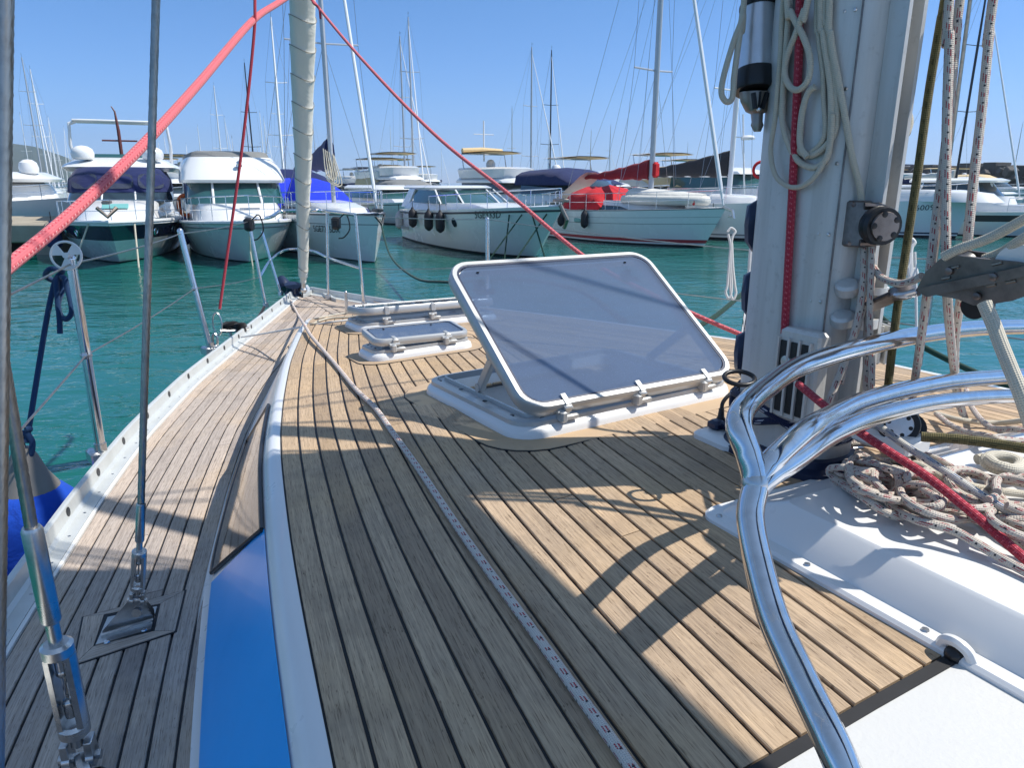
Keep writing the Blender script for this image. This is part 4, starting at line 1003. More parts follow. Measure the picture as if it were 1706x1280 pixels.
c = cm(36, 745, 1.93); m = MB(); m.lathe([(.0001, .0), (.022, -.004), (.034, -.03), (.05, -.08), (.072, -.118), (.078, -.14)][::-1], c, (0,0,1), 24); under(m.build('head', paint('fender_grey', (.20,.185,.17), .55, dirt=.2), None, 50), fd)
m = MB(); m.lathe([(.0001,-.006),(.012,-.006),(.012,.006),(.0001,.006)], c+Vector((.010,-.034,-.028)), (.3,-1,.1), 12); under(m.build('eye', M_black), fd)
m = MB(); m.lathe([(.0001,-.75),(.05,-.74),(.10,-.69),(.128,-.60),(.132,-.5),(.132,-.28),(.125,-.20),(.105,-.155),(.082,-.128),(.070,-.120)], c, (0,0,1), 32); under(m.build('sock', M_fblue, None, 60), fd)
# white rope loop hanging from the starboard lifeline
def loopdown(px, py0, py1, d, r, wpx, label, mat=None, knot=True, group=None):
    q = [cm(px-6,py0+2,d), cm(px,py0-4,d), cm(px+7,py0+2,d), cm(px+2,py0+12,d), cm(px-2,py0+40,d), cm(px-wpx*.7,py1-22,d), cm(px-wpx,py1-10,d), cm(px-wpx*.4,py1,d), cm(px+wpx*.1,py1-14,d), cm(px,py0+60,d), cm(px+1,py0+20,d), cm(px+3,py0+60,d), cm(px+wpx*.7,py1-22,d), cm(px+wpx*.9,py1-8,d), cm(px+wpx*.3,py1+2,d), cm(px-wpx*.2,py1-20,d), cm(px-1,py0+30,d), cm(px-5,py0+6,d)]
    rope(q, r, mat or M_rope_white, label, n=8, group=group, per=7)
loopdown(1218, 384, 497, 2.9, .0052, 9, 'white rope coil hanging from the lifeline left of the mast')
loopdown(1252, 382, 470, 2.85, .007, 5, 'pale rope coil hanging close against the left side of the mast')
loopdown(1516, 402, 470, 2.6, .008, 12, 'white rope coil hanging on the lifeline seen right of the mast')
rope([cm(1524,420,2.6), cm(1526,480,2.6), cm(1527,560,2.6)], .005, M_rope_white, 'white rope tail hanging below the coil right of the mast', n=8)

def on_mast(px, py, off):
    r = ray(px, py); e = 2.7; lo = None; t = .85
    while t < 1.6:
        p = O_+r*t; s, a = sa_of(p)
        if abs(s/(.106+off))**e+abs(a/(.074+off))**e < 1: return p
        t += .0015
    return None
def mr(pts, r, extra=0):
    out = []; last = None
    for q in pts:
        p = on_mast(q[0], q[1], r+.002+extra) if q[0] < 1440 else None
        if p is None: p = O_+ray(q[0], q[1])*(((last-O_).dot(Vector((0, CP, -SP)))) if last else q[2])
        out.append(p); last = p
    return out
def M_(pts, r, mat, label, extra=0, **k):
    return rope(up_ext(mr(pts, r, extra), pts, 1.0), r, mat, label, **k)
# mast ropes -------------------------------------------------
Dm = 1.17
def up_ext(P, pts, L=1.6):      # ropes that leave the top of the picture go on up the mast
    P = list(P)
    for i0, i1, fn in ((0, 1, lambda v: P.insert(0, v)), (-1, -2, P.append)):
        if pts[i0][1] <= -15:
            d = (P[i0]-P[i1]).normalized(); d.x *= .5; d.y *= .5; a = P[i0].copy(); fn(a+d*L*.5); fn(a+d*L)
    return P
def R_(pts, r, mat, label, **k): return rope(up_ext([cm(*q) for q in pts], pts), r, mat, label, **k)
M_([(1334,-20,1.205),(1332,60,1.20),(1326,200,1.20),(1320,320,1.20),(1314,430,1.20),(1307,556,1.20)], .0068, M_rope_redd, 'crimson halyard running down the mast into the exit box', n=14)
creams = [
 ([(1312,-20,1.18),(1303,60,1.18),(1300,150,1.18),(1304,200,1.17),(1322,240,1.16),(1345,259,1.155),(1368,250,1.155),(1388,225,1.16),(1394,190,1.165),(1390,120,1.17),(1378,40,1.17),(1374,-20,1.17)], 'cream rope coil against the mast, its loop ending lowest but two'),
 ([(1318,-20,1.19),(1310,80,1.19),(1304,170,1.185),(1306,215,1.175),(1325,262,1.165),(1352,279,1.16),(1374,268,1.16),(1383,235,1.165),(1384,150,1.175),(1372,60,1.18),(1368,-20,1.18)], 'cream rope coil against the mast with the second lowest loop'),
 ([(1306,-20,1.20),(1300,90,1.20),(1292,190,1.19),(1284,250,1.18),(1292,292,1.17),(1316,311,1.165),(1340,308,1.165),(1362,288,1.17),(1382,246,1.175),(1387,190,1.18)], 'thin cream rope making the lowest loop on the mast'),
 ([(1310,-20,1.16),(1318,20,1.155),(1338,60,1.15),(1349,95,1.15),(1347,130,1.15),(1333,148,1.15),(1318,146,1.15),(1308,125,1.155),(1311,95,1.16),(1326,55,1.16),(1340,15,1.165),(1350,-20,1.165)], 'small crossed loop of cream rope in front of the crimson halyard'),
 ([(1362,-20,1.16),(1364,60,1.16),(1371,120,1.155),(1372,160,1.155),(1375,215,1.155),(1366,240,1.155),(1340,262,1.155)], 'cream rope strand inside the mast coil'),
 ([(1383,-20,1.165),(1384,60,1.165),(1396,130,1.16),(1408,195,1.155),(1420,262,1.15),(1432,310,1.15),(1437,352,1.15)], 'cream line leaving the coil for the sheave bracket'),
 ([(1345,262,1.15),(1333,240,1.16),(1336,190,1.165),(1346,155,1.16),(1358,144,1.16)], 'short cream rope bight low in the mast coil'),
 ([(1241,-20,1.20),(1238,25,1.20),(1222,70,1.20),(1206,125,1.20),(1202,155,1.20),(1210,169,1.20),(1220,162,1.20),(1224,120,1.20),(1232,60,1.20),(1239,10,1.205)], 'grey cream lanyard looped beside the spinnaker pole'),
]
for i, (p, lab) in enumerate(creams): (M_ if i < 7 else R_)(p, (.0050 if i not in (2, 4) else .0042), M_rope_cream, lab, n=12, group='cream ropes coiled on the mast', **({'extra': .0035*(i % 4)} if i < 7 else {}))
R_([(1512,-20,1.30),(1506,20,1.30),(1500,60,1.30),(1492,100,1.30),(1490,150,1.30),(1498,165,1.30),(1512,185,1.30),(1516,205,1.30),(1508,225,1.30),(1493,236,1.30)], .006, M_rope_cream, 'cream halyard bight bulging behind the mast groove', n=10)
R_([(1493,236,1.31),(1510,222,1.31),(1512,203,1.31),(1503,180,1.31),(1495,170,1.31)], .007, M_rope_olive, 'olive rope bight behind the mast groove', n=10)
hal = [
 ([(1455,-20,1.14),(1457,60,1.14),(1459,140,1.14),(1458,260,1.14),(1455,380,1.14),(1449,470,1.14),(1430,540,1.14),(1412,590,1.14),(1400,640,1.14)], .0052, 'flecked halyard slanting down the mast towards the grab rail'),
 ([(1466,-20,1.15),(1467,70,1.15),(1463,160,1.15),(1461,300,1.15),(1458,420,1.14),(1446,520,1.14),(1443,620,1.14),(1444,700,1.13)], .0052, 'flecked halyard straight down the mast edge'),
 ([(1440,395,1.13),(1438,470,1.13),(1427,540,1.13),(1408,600,1.13),(1385,660,1.12),(1372,700,1.10)], .0055, 'flecked halyard leaving the bottom of the sheave bracket'),
 ([(1453,380,1.12),(1451,450,1.12),(1449,540,1.12),(1452,600,1.12),(1452,660,1.12)], .0050, 'pale flecked halyard hanging below the sheave'),
]
for p, r, lab in hal: R_(p, r, M_rope_fleck, lab, n=12, group='flecked halyards on the mast')
R_([(1455,445,1.13),(1468,462,1.11),(1495,472,1.05),(1520,468,1.02),(1536,460,1.0)], .0055, M_rope_fleck, 'flecked rope sagging from the mast to the steel tackle block', n=12)
R_([(1577,-20,1.05),(1568,30,1.05),(1548,150,1.07),(1530,280,1.08),(1512,400,1.10),(1494,520,1.11),(1480,640,1.14),(1470,740,1.14)], .0062, M_rope_olive, 'olive brown halyard slanting down right of the mast', n=12)
R_([(1583,-20,.98),(1582,60,.98),(1578,180,.98),(1576,300,.98),(1576,420,.98),(1580,520,1.02),(1590,620,1.18),(1600,680,1.25)], .0062, M_rope_fleck, 'flecked halyard hanging upright right of the olive rope', n=12)
R_([(1602,-20,1.0),(1595,40,1.0),(1585,150,1.0),(1573,260,1.0),(1560,360,1.0),(1548,460,1.0),(1535,560,1.06),(1524,635,1.14),(1512,720,1.18)], .0060, M_rope_fleck, 'flecked halyard crossing behind the upright one', n=12)
R_([(1657,-20,.98),(1648,60,.98),(1636,180,.98),(1622,300,.98),(1612,400,.98),(1600,500,1.04),(1592,560,1.1),(1592,640,1.2),(1604,690,1.25)], .0062, M_rope_fleck, 'flecked halyard furthest right, left of the thick tail', n=12)
R_([(1640,505,.88),(1655,540,.87),(1668,575,.86),(1682,610,.85),(1700,655,.84),(1722,720,.84)], .0085, M_rope_cream, 'thick cream tail falling from the steel tackle block', n=14)
R_([(1572,428,.95),(1600,414,.93),(1650,396,.9),(1710,364,.86),(1800,320,.8)], .0065, M_rope_cream, 'cream sheet entering the tackle block from upper right', n=12)
R_([(1640,432,.92),(1670,420,.9),(1712,394,.86),(1800,350,.8)], .0065, M_rope_cream, 'lower cream sheet entering the tackle block', n=12)
# navy rope turns at the mast foot
nv = []
ctr = cm(1300, 690, 1.20)
for i in range(60):
    t = i/59*2*math.pi*2.6; nv.append(W(.0+.125*math.cos(t), .0+.095*math.sin(t), .395+.012*math.sin(t*2.7)+.010*(i/59)+.018*math.cos(t*1.3)))
rope(nv, .0072, M_rope_navy, 'navy flecked rope wound round the mast above the deck', n=10, per=4)
m = MB(); c = cm(1232, 630, 1.14); m.tube([c+Vector((.024*math.cos(t), .02*math.sin(t), .006*math.sin(t))) for t in [2*math.pi*i/22 for i in range(23)]], .0038, 8, cap=False); tag(m.build('rope_ring', M_black, None, 60), 'black ring hanging from the navy rope on the mast', 'ring')
# lines led aft from the mast foot
R_([(1330,640,1.16),(1372,675,1.10),(1420,712,1.04),(1480,752,.99),(1545,795,.95),(1620,855,.90),(1700,925,.85),(1800,1010,.80)], .0063, M_rope_redd, 'thick crimson rope led aft over the white garage', n=16, per=12)
R_([(1452,700,1.08),(1500,737,1.03),(1560,776,.99),(1640,829,.95),(1712,872,.91),(1800,925,.86)], .0056, M_rope_blue, 'white rope with blue flecks led aft over the pile', n=14, per=12)
def gz(px, py, upz):        # on the garage top
    h = .43
    for _ in range(20):
        p = drop(px, py, h-upz); s, a = sa_of(p); h = .503-.059
        if s > GS1-.13: h = .503-.059*max(0, min(1, (GS1-s)/.13))
    return p
rg = random.Random(11)
pile = [
 [(1400,745),(1440,760),(1480,790),(1500,830),(1540,850),(1600,858),(1660,880),(1712,905),(1790,950)],
 [(1385,790),(1420,800),(1460,815),(1490,848),(1530,868),(1590,885),(1650,920),(1712,955),(1790,990)],
 [(1395,770),(1450,768),(1520,772),(1580,800),(1640,815),(1712,825),(1790,840)],
 [(1410,735),(1470,742),(1530,770),(1600,830),(1660,870),(1712,885),(1790,905)],
 [(1480,752),(1540,758),(1600,790),(1650,850),(1712,880),(1790,890)],
 [(1420,780),(1480,800),(1560,805),(1620,838),(1690,842),(1790,860)],
 [(1390,800),(1440,830),(1468,850),(1500,862),(1490,840),(1500,800),(1512,770),(1500,750),(1470,745)],
 [(1560,690),(1600,700),(1660,705),(1712,700),(1790,690)],
 [(1525,715),(1560,728),(1600,722),(1650,728),(1690,745),(1790,760)],
 [(1560,690),(1590,712),(1640,728),(1700,735),(1790,740)],
 [(1480,770),(1560,780),(1640,795),(1712,808),(1790,830)],
 [(1610,650),(1620,680),(1650,712),(1700,716),(1790,722)],
 [(1440,775),(1500,785),(1560,815),(1640,870),(1712,915),(1790,960)],
 [(1405,760),(1470,778),(1560,830),(1630,860),(1712,868),(1790,880)],
]
labs = ['topmost near the mast', 'lowest and nearest strand', 'running straight along the far side of the heap', 'crossing the heap from mast to lower right', 'second strand from the blue flecked rope', 'through the middle of the heap', 'doubled back in a tight loop on the garage corner', 'lying on the deck beyond the garage', 'curling beside the turning block', 'curving over the far edge of the garage', 'half buried in the heap', 'dropping to the deck behind the garage', 'under the crimson rope', 'beside the crimson rope']
for i, p in enumerate(pile):
    pts = [gz(x, y, .008+.020*(.5+.5*math.sin(i*2.1+j*1.3))*(1 if 0 < j < len(p)-1 else .3)) for j, (x, y) in enumerate(p)]
    rope(pts, .0058, M_rope_fleck if i % 5 != 2 else M_rope_cream, ('flecked' if i % 5 != 2 else 'cream')+' rope in the garage heap, '+labs[i], n=12, per=9, group='ropes heaped on the garage')
for i in range(15):       # loose turns through the heap
    cx, cy = rg.uniform(1430, 1720), rg.uniform(765, 850); cy = 770+(cx-1440)*.30+rg.uniform(-25, 35); w1, h1 = rg.uniform(40, 85), rg.uniform(16, 30); ph = rg.uniform(0, 6)
    pts = [gz(cx+w1*math.cos(ph+t*.62), cy+h1*math.sin(ph+t*.62)+.30*w1*math.cos(ph+t*.62), .014+.028*(.5+.5*math.sin(i+t))) for t in range(12)]
    o = rope(pts, .0056, M_rope_fleck, 'loose turn of flecked rope in the heap, '+['%s %s' % (q1, q2) for q1 in ('at its mast end', 'in its middle', 'at its right end', 'near the turning block', 'over the garage edge') for q2 in ('nearest the viewer', 'on top', 'on the far side')][i], n=10, per=8, group='loose turns in the rope heap')
R_([(1535,728,1.0),(1600,732,.98),(1660,740,.96),(1740,752,.92)], .0072, M_rope_olive, 'olive rope lying flat behind the white garage', n=12)
# knotted cream rope end on the garage
pts = [gz(x, y, z) for x, y, z in ((1720,780,.012),(1690,784,.012),(1660,782,.014),(1642,770,.02),(1652,760,.024),(1680,762,.022),(1700,772,.02),(1690,782,.026),(1662,776,.03),(1650,768,.026),(1640,764,.014),(1628,766,.012))]
rope(pts, .0085, M_rope_cream, 'cream rope end with a stopper knot at the right of the garage', n=14)

# steel tackle block -----------------------------------------
blk = empty('tackle_block', cm(1620, 470, .92), 0, True, 'weathered steel fiddle block with a long strap shackled to the mast tang', 'block')
BX = (cm(1760, 440, .84)-cm(1530, 487, 1.0)); bd = BX.normalized(); bn = Vector((-.1,-1,.2)); bn = (bn-bd*bn.dot(bd)).normalized()
def bp(px, py, off=0):
    p0 = cm(1530, 487, 1.0); p = hitp(px, py, p0, bn); return p+bn*off
poly = [(1528,484),(1545,452),(1570,430),(1592,424),(1640,430),(1700,436),(1740,445),(1738,478),(1712,492),(1690,500),(1660,505),(1625,508),(1600,498),(1560,490)]
for off, nm in ((.0, 'cheek'), (-.03, 'cheek')):
    m = MB(); m.loft([[bp(x, y, off) for x, y in poly], [bp(x, y, off+.004) for x, y in poly]]); under(m.build(nm, M_rusty, None, 30), blk)
for (x, y, r, mt_) in ((1694, 447, .029, M_white), (1588, 450, .022, M_black), (1620, 512, .017, M_black)):
    m = MB(); m.lathe([(.0001,-.022),(r,-.022),(r*.9,-.012),(r,-.002),(.0001,-.002)], bp(x, y), bn, 26); under(m.build('sheave', mt_), blk)
m = MB(); m.loft([[bp(x, y, o) for x, y in ((1538,484),(1545,476),(1680,448),(1780,426),(1782,440),(1690,464),(1552,492))] for o in (.006, .011)]); under(m.build('strap', M_rusty, None, 30), blk)
for x, y in ((1586,450),(1664,458),(1545,484),(1632,492)): m = MB(); m.lathe([(.0001,0),(.0055,0),(.005,.003),(.003,.004),(.0001,.004)], bp(x, y, .005 if y != 458 else .011), bn, 12); under(m.build('rivet', M_rusty), blk)
for x, y in ((1580,462),(1595,444),(1665,438),(1688,468),(1655,474)):
    c = bp(x, y, .0045); m = MB(); m.tube([c-bd*.006, c+bd*.006], .0022, 6); under(m.build('lightening_slot', M_bronze), blk)
m = MB(); m.tube(catmull([bp(1528,484,.004), bp(1515,487,.012), bp(1503,488,.014), bp(1508,494,-.006), bp(1528,490,-.004)], 6), .004, 8); under(m.build('shackle', M_ssd), blk)
m = MB(); a = bp(1600,500,-.015); m.loft([[bp(x, y, o) for x, y in ((1596,498),(1606,522),(1625,524),(1642,512),(1640,500))] for o in (-.026, -.006)]); under(m.build('becket', M_bronze), blk)
# ================================================================ the marina
WHITE = paint('boat_white', (.74,.745,.74), .25, dirt=.05, scale=1.2, coat=.4, dcol=(.55,.56,.54))
CREAM = paint('boat_cream', (.66,.62,.52), .35, dirt=.10, scale=1.2)
NAVY = paint('boat_navy', (.010,.016,.045), .18, dirt=.08, scale=1.5, coat=.6)
ANTI = paint('antifouling', (.012,.014,.022), .6, dirt=.3, scale=3)
REDP = paint('red_stripe', (.42,.05,.06), .35, dirt=.1)
GREYP = paint('grey_trim', (.22,.23,.24), .4, dirt=.1)
DARKT = paint('dark_trim', (.03,.035,.04), .45, dirt=.1)
TEALS = paint('teal_decal', (.16,.42,.40), .35, dirt=.05)
ORANGE = paint('orange_buoy', (.72,.12,.02), .5, dirt=.1)
SPAR = paint('spar_aluminium', (.50,.51,.53), .4, metal=.35, dirt=.1)
SPARW = paint('spar_white', (.74,.75,.76), .35, dirt=.05)
SPARK = paint('spar_carbon', (.018,.018,.022), .3, dirt=.1)
SPART = paint('spar_tan', (.42,.36,.24), .5, dirt=.1)
RIGM = metal('rigging_wire', (.35,.36,.38), .4, .1)
CANVB = cloth('bright_blue_canvas', (.005,.03,.62), fold=.6, scale=2.5)
CANVN = cloth('dark_navy_canvas', (.010,.018,.085), fold=.5, scale=2)
CANVR = cloth('red_canvas', (.50,.012,.02), fold=.7, scale=3)
CANVDR = cloth('dark_red_canvas', (.26,.012,.022), fold=.5, scale=2)
CANVK = cloth('black_canvas', (.03,.03,.034), fold=.5, scale=2)
CANVS = cloth('sand_canvas', (.62,.48,.27), fold=.4, scale=2)
CANVW = cloth('white_canvas', (.62,.61,.56), fold=.6, scale=3)
CANVG = cloth('grey_canvas', (.20,.205,.20), fold=.6, scale=3)
FEND = paint('fender_black', (.012,.013,.02), .6, dirt=.2)
FENDW = paint('fender_white', (.55,.52,.48), .6, dirt=.2)
FENDN = paint('fender_navy', (.012,.03,.12), .6, dirt=.2)
SKIN = paint('skin', (.45,.24,.16), .5)

class Boat:
    def __init__(s, name, stern, bow, label, cat, group=None):
        stern = Vector((stern[0], stern[1], 0)); bow = Vector((bow[0], bow[1], 0)); d = bow-stern
        s.wl = d.length; s.r = empty(name, stern, math.atan2(d.y, d.x), False, label, cat, group)
        s.r['label'] = label
    def loc(s, px, py, Y):      # picture point at distance Y -> local coordinates
        p = at(px, py, Y); return Matrix.Rotation(-s.r.rotation_euler.z, 3, 'Z') @ (p-s.r.location)
    def advance(s, dx):
        s.r.location += Matrix.Rotation(s.r.rotation_euler.z, 3, 'Z') @ Vector((dx, 0, 0))
    def squash(s, tab, skip=('hull','deck','guard_rail','stanchion','gunwale','rubbing_strake')):
        for o in s.r.children:
            if o.name.split('.')[0] in skip: continue
            for q in [o]+list(o.children):
                for v in q.data.vertices: v.co.z = lerp_tab(tab, v.co.z) if tab[0][0] <= v.co.z <= tab[-1][0] else (v.co.z if v.co.z < tab[0][0] else v.co.z+tab[-1][1]-tab[-1][0])
    def part(s, mb, name, mat, par=None, sm_=35):
        o = mb.build(name, mat, None, sm_); o.parent = par or s.r; return o
    def hull(s, L, B, zb, zs, bands, tb=.82, rake=.9, flare=.35, p=2.2, vee=.5, N=26, sheer=2.0, x0=0.0):
        """bands: (height fraction, material) from the waterline upwards; local x runs stern to bow"""
        def half(xn): return B/2*((tb+(1-tb)*math.sin(math.pi/2*xn/.42)) if xn < .42 else max(0, 1-((xn-.42)/.58)**p))
        def zsh(xn): return zs+(zb-zs)*max(0, xn)**sheer
        def pt(xn, t, sg):
            x = xn*L; b = half(xn)*(1-(flare*xn**1.5+.05)*(1-t)**1.2*1.0)
            x -= rake*(1-t)*xn**4
            return Vector((x0+x, sg*b, zsh(xn)*t if t >= 0 else t*.5))
        s.pt = pt; s.zsh = zsh; s.half = half
        ts = [(-.6, bands[0][1])]; mats = []; lv = [(-.6)]
        mt = []
        for i, (t, m_) in enumerate(bands):
            lo_ = lv[-1]; k = max(1, int((t-lo_)/.18)); 
            if m_ not in mats: mats.append(m_)
            for q in range(k): lv.append(lo_+(t-lo_)*(q+1)/k); mt.append(mats.index(m_))
        m = MB(); X = [i/N for i in range(N+1)]; X[-1] = 1.0
        for sg in (-1, 1):
            rows = [[m.add(pt(x, t, sg)) for t in lv] for x in X]
            for i in range(N):
                for j in range(len(lv)-1):
                    q = (rows[i][j], rows[i+1][j], rows[i+1][j+1], rows[i][j+1]); m.face(q if sg < 0 else q[::-1], mt[j])
            tr_ = rows[0]
            if sg < 0: first = tr_
        for j in range(len(lv)-1): m.face((first[j], first[j+1], tr_[j+1], tr_[j]), mt[j])
        h = s.part(m, 'hull', mats, None, 50)
        # deck with slight camber and toe edge
        m = MB(); rows = []
        for x in X: 
            hw = half(x)*.985; z = zsh(x)-.02; rows.append([Vector((x0+x*L, -hw, z)), Vector((x0+x*L, -hw*.5, z+.04)), Vector((x0+x*L, 0, z+.06)), Vector((x0+x*L, hw*.5, z+.04)), Vector((x0+x*L, hw, z))])
        m.loft(rows, closed=False, caps=False); s.part(m, 'deck', WHITE)
        s.L = L; s.B = B; s.x0 = x0; return h
    def rub(s, t, mat, r=.025, name='rubbing_strake', out=.0):
        m = MB()
        pts = [s.pt(i/30, t, -1)+Vector((0, -out, 0)) for i in range(31)]+[s.pt(1-i/30, t, 1)+Vector((0, out, 0)) for i in range(1, 31)]
        m.tube(pts, r, 6); s.part(m, name, mat)
    def block(s, name, rings, mat, par=None, sm_=35, seg=7):
        """rings: (x_aft, x_fwd, half_aft, half_fwd, z, corner)"""
        m = MB(); out = []
        for x0, x1, ha, hf, z, c in rings:
            r = []
            for i in range(seg+1):      # rounded front
                a = -math.pi/2+math.pi*i/seg; r.append(Vector((x1-c+c*math.cos(a), hf*math.sin(a) if c > 0 else hf*(-1+2*i/seg), z)))
            r += [Vector((x0, ha, z)), Vector((x0, -ha, z))]
            out.append(r)
        m.loft(out); return s.part(m, name, mat, par, sm_)
    def rail(s, x_from, x_to, h, inset=.06, n=8, r=.013, name='guard_rail', mid=True, front=True, lean=.0):
        m = MB(); xs = [x_from+(x_to-x_from)*i/n for i in range(n+1)]
        def e(xn, sg, z): 
            hw = max(s.half(xn)-inset, 0); return Vector((s.x0+xn*s.L-lean*(1 if xn > .9 else 0), sg*hw, s.zsh(xn)+z))
        for zz, rr in ((h, r),)+(((h*.5, r*.7),) if mid else ()):
            pts = [e(x, -1, zz) for x in xs]+[e(x, 1, zz) for x in reversed(xs)] if front else None
            if front: m.tube(pts, rr, 6)
            else:
                for sg in (-1, 1): m.tube([e(x, sg, zz) for x in xs], rr, 6)
        o = s.part(m, name, M_ss)
        for x in xs:
            for sg in ((-1, 1) if s.half(x) > .15 else (1,)):
                m = MB(); m.tube([e(x, sg, 0), e(x, sg, h)], r*.8, 6); s.part(m, 'stanchion', M_ss, o)
    def text(s, txt, xn, t, sg, size, mat, name='registration'):
        cu = bpy.data.curves.new('txt', 'FONT'); cu.body = txt; cu.size = size; cu.extrude = .004; cu.resolution_u = 2
        ob = bpy.data.objects.new('txt', cu); C.objects.link(ob); dg = bpy.context.evaluated_depsgraph_get()
        me = bpy.data.meshes.new_from_object(ob.evaluated_get(dg)); bpy.data.objects.remove(ob)
        wd = max(v.co.x for v in me.vertices)
        zc = s.zsh(xn)*t
        for v in me.vertices:
            x = (v.co.x-wd/2)*( 1 if sg < 0 else -1)/s.L+xn; tt = t+v.co.y/s.zsh(x)
            p = s.pt(x, tt, sg); v.co = p+Vector((0, sg*(.010+abs(v.co.z)*.5), 0))
        me.materials.clear(); me.materials.append(mat); o = bpy.data.objects.new(name, me); C.objects.link(o); o.parent = s.r; return o
    def windows(s, quads, name='window', mat=None, out=.012):
        """each quad is four local corners; built as a thin proud pane"""
        for q in quads:
            q = [Vector(p) for p in q]; n = (q[1]-q[0]).cross(q[3]-q[0]).normalized(); c = sum(q, Vector())/4
            if n.dot(c-Vector((s.x0+s.L*.5, 0, c.z))) < 0: n = -n
            m = MB(); m.loft([[p-n*.01 for p in q], [p+n*out for p in q]]); f = s.part(m, name, mat or M_glass, None, 30)
            m = MB(); m.tube([p+n*out*.8 for p in q+[q[0]]], .012, 5); s.part(m, 'frame', DARKT, f)
    def mast(s, x, zb, H, r=.07, mat=None, spreads=(.45, .72), boomL=None, boomz=1.1, cover=None, rig=True, chain=None, bowx=None, sternx=None, furl=None, sp=.9, rake=.0, covh=(.34, .12), backtilt=0):
        mat = mat or SPAR; top = Vector((x-rake, 0, H)); base = Vector((x, 0, zb))
        m = MB(); m.tube([base, base.lerp(top, .7), top], [r, r, r*.6], 10, flat=.75); mo = s.part(m, 'mast', mat)
        m = MB(); m.tube([top, top+Vector((0,0,.35))], .008, 5); m.box(top+Vector((.08,0,.22)), (.22,.02,.02)); s.part(m, 'wind_vane', DARKT, mo)
        for f_ in spreads:
            c = base.lerp(top, f_); m = MB(); m.tube([c+Vector((-.15,-sp*(1.2-f_*.5),.06)), c, c+Vector((-.15,sp*(1.2-f_*.5),.06))], r*.28, 6); s.part(m, 'spreader', mat, mo)
        ch = chain if chain is not None else s.half(min(max((x-s.x0)/s.L, .05), .9))
        if rig:
            for sg in (-1, 1):
                pts = [Vector((x-.15, sg*ch, zb*.8))]+[base.lerp(top, f_)+Vector((-.15, sg*sp*(1.2-f_*.5), .06)) for f_ in spreads]+[top]
                m = MB(); m.tube(pts, .0075, 5); s.part(m, 'shroud', RIGM, mo)
                m = MB(); m.tube([Vector((x-.35, sg*ch, zb*.8)), base.lerp(top, spreads[0])], .006, 5); s.part(m, 'shroud', RIGM, mo)
            if sternx is not None:
                m = MB(); m.tube([top, Vector((sternx, 0, zb*.8))], .007, 5); s.part(m, 'backstay', RIGM, mo)
        if bowx is not None:
            a = Vector((bowx, 0, s.zsh(1)+.05)); b = base.lerp(top, .96); m = MB()
            if furl: m.tube([a, a.lerp(b, .06), a.lerp(b, .5), b], [.02, furl, furl*.85, .02], 8)
            else: m.tube([a, b], .012, 5)
            s.part(m, 'furled_headsail' if furl else 'forestay', (SPARW if furl else RIGM), mo)
        if boomL:
            a = Vector((x-.1, 0, zb+boomz)); b = Vector((x-boomL, 0, zb+boomz+.05+backtilt)); m = MB(); m.tube([a, b], .06, 8); bo = s.part(m, 'boom', mat)
            if cover:
                m = MB(); rg = []
                for i in range(14):
                    t = i/13; c = a.lerp(b, t); h = covh[0]*(1-t)**1.3+covh[1]; wv = .02*math.sin(i*2.3)
                    rg.append([c+Vector((0, (.10+.05*(1-t))*math.sin(q), -.07+wv+(h+.07)*(.5-.5*math.cos(q)))) for q in [2*math.pi*k/12 for k in range(12)]])
                m.loft(rg); s.part(m, 'sail_cover', cover, bo, 60)
        return mo
    def canopy(s, x0, x1, hw, z0, z1, mat, name='canopy', par=None, front=.5, n=8, arch=True):
        m = MB(); rows = []
        for x, k in ((x0, 0), (x0+.02, .9), ((x0+x1)/2, 1.0), (x1-(x1-x0)*front*.5, .9), (x1, 0)):
            z = z0+(z1-z0)*k; r = []
            for i in range(n+1):
                a = math.pi*i/n; r.append(Vector((x, -hw*math.cos(a)*(1 if k < .5 else .97), z0+(z-z0)*math.sin(a)**.55 if arch else z)))
            rows.append(r)
        rows2 = [[p-Vector((0,0,.03)) for p in r] for r in rows]
        m.loft(rows, closed=False, caps=False); m.loft([r[::-1] for r in rows2], closed=False, caps=False); return s.part(m, name, mat, par, 50)
def fender(boat, x, sg, ztop, mat, label, r=.11, h=.5, group=None):
    p = Vector((x, sg*(boat.half(min(.98, max(0, (x-boat.x0)/boat.L)))+r*.8), 0)); w_ = Matrix.Rotation(boat.r.rotation_euler.z, 3, 'Z') @ p + boat.r.location
    w_.z = ztop; o = empty('hull_fender', w_, 0, False, label, 'fender', group)
    m = MB(); m.lathe([(.0001,-h),(r*.3,-h*.98),(r*.85,-h*.88),(r,-h*.75),(r,-h*.25),(r*.8,-h*.12),(r*.3,0),(r*.25,.04),(.0001,.05)], (0,0,0), (0,0,1), 12); q = m.build('body', mat, None, 50); q.parent = o
    m = MB(); m.tube([(0,0,.03),(0,-sg*0,.28)], .012, 5); q = m.build('lanyard', M_rope_black, None); q.parent = o
def person_simple(*a): pass
def wlp(px, py): p = drop(px, py, ZC); return (p.x, p.y)

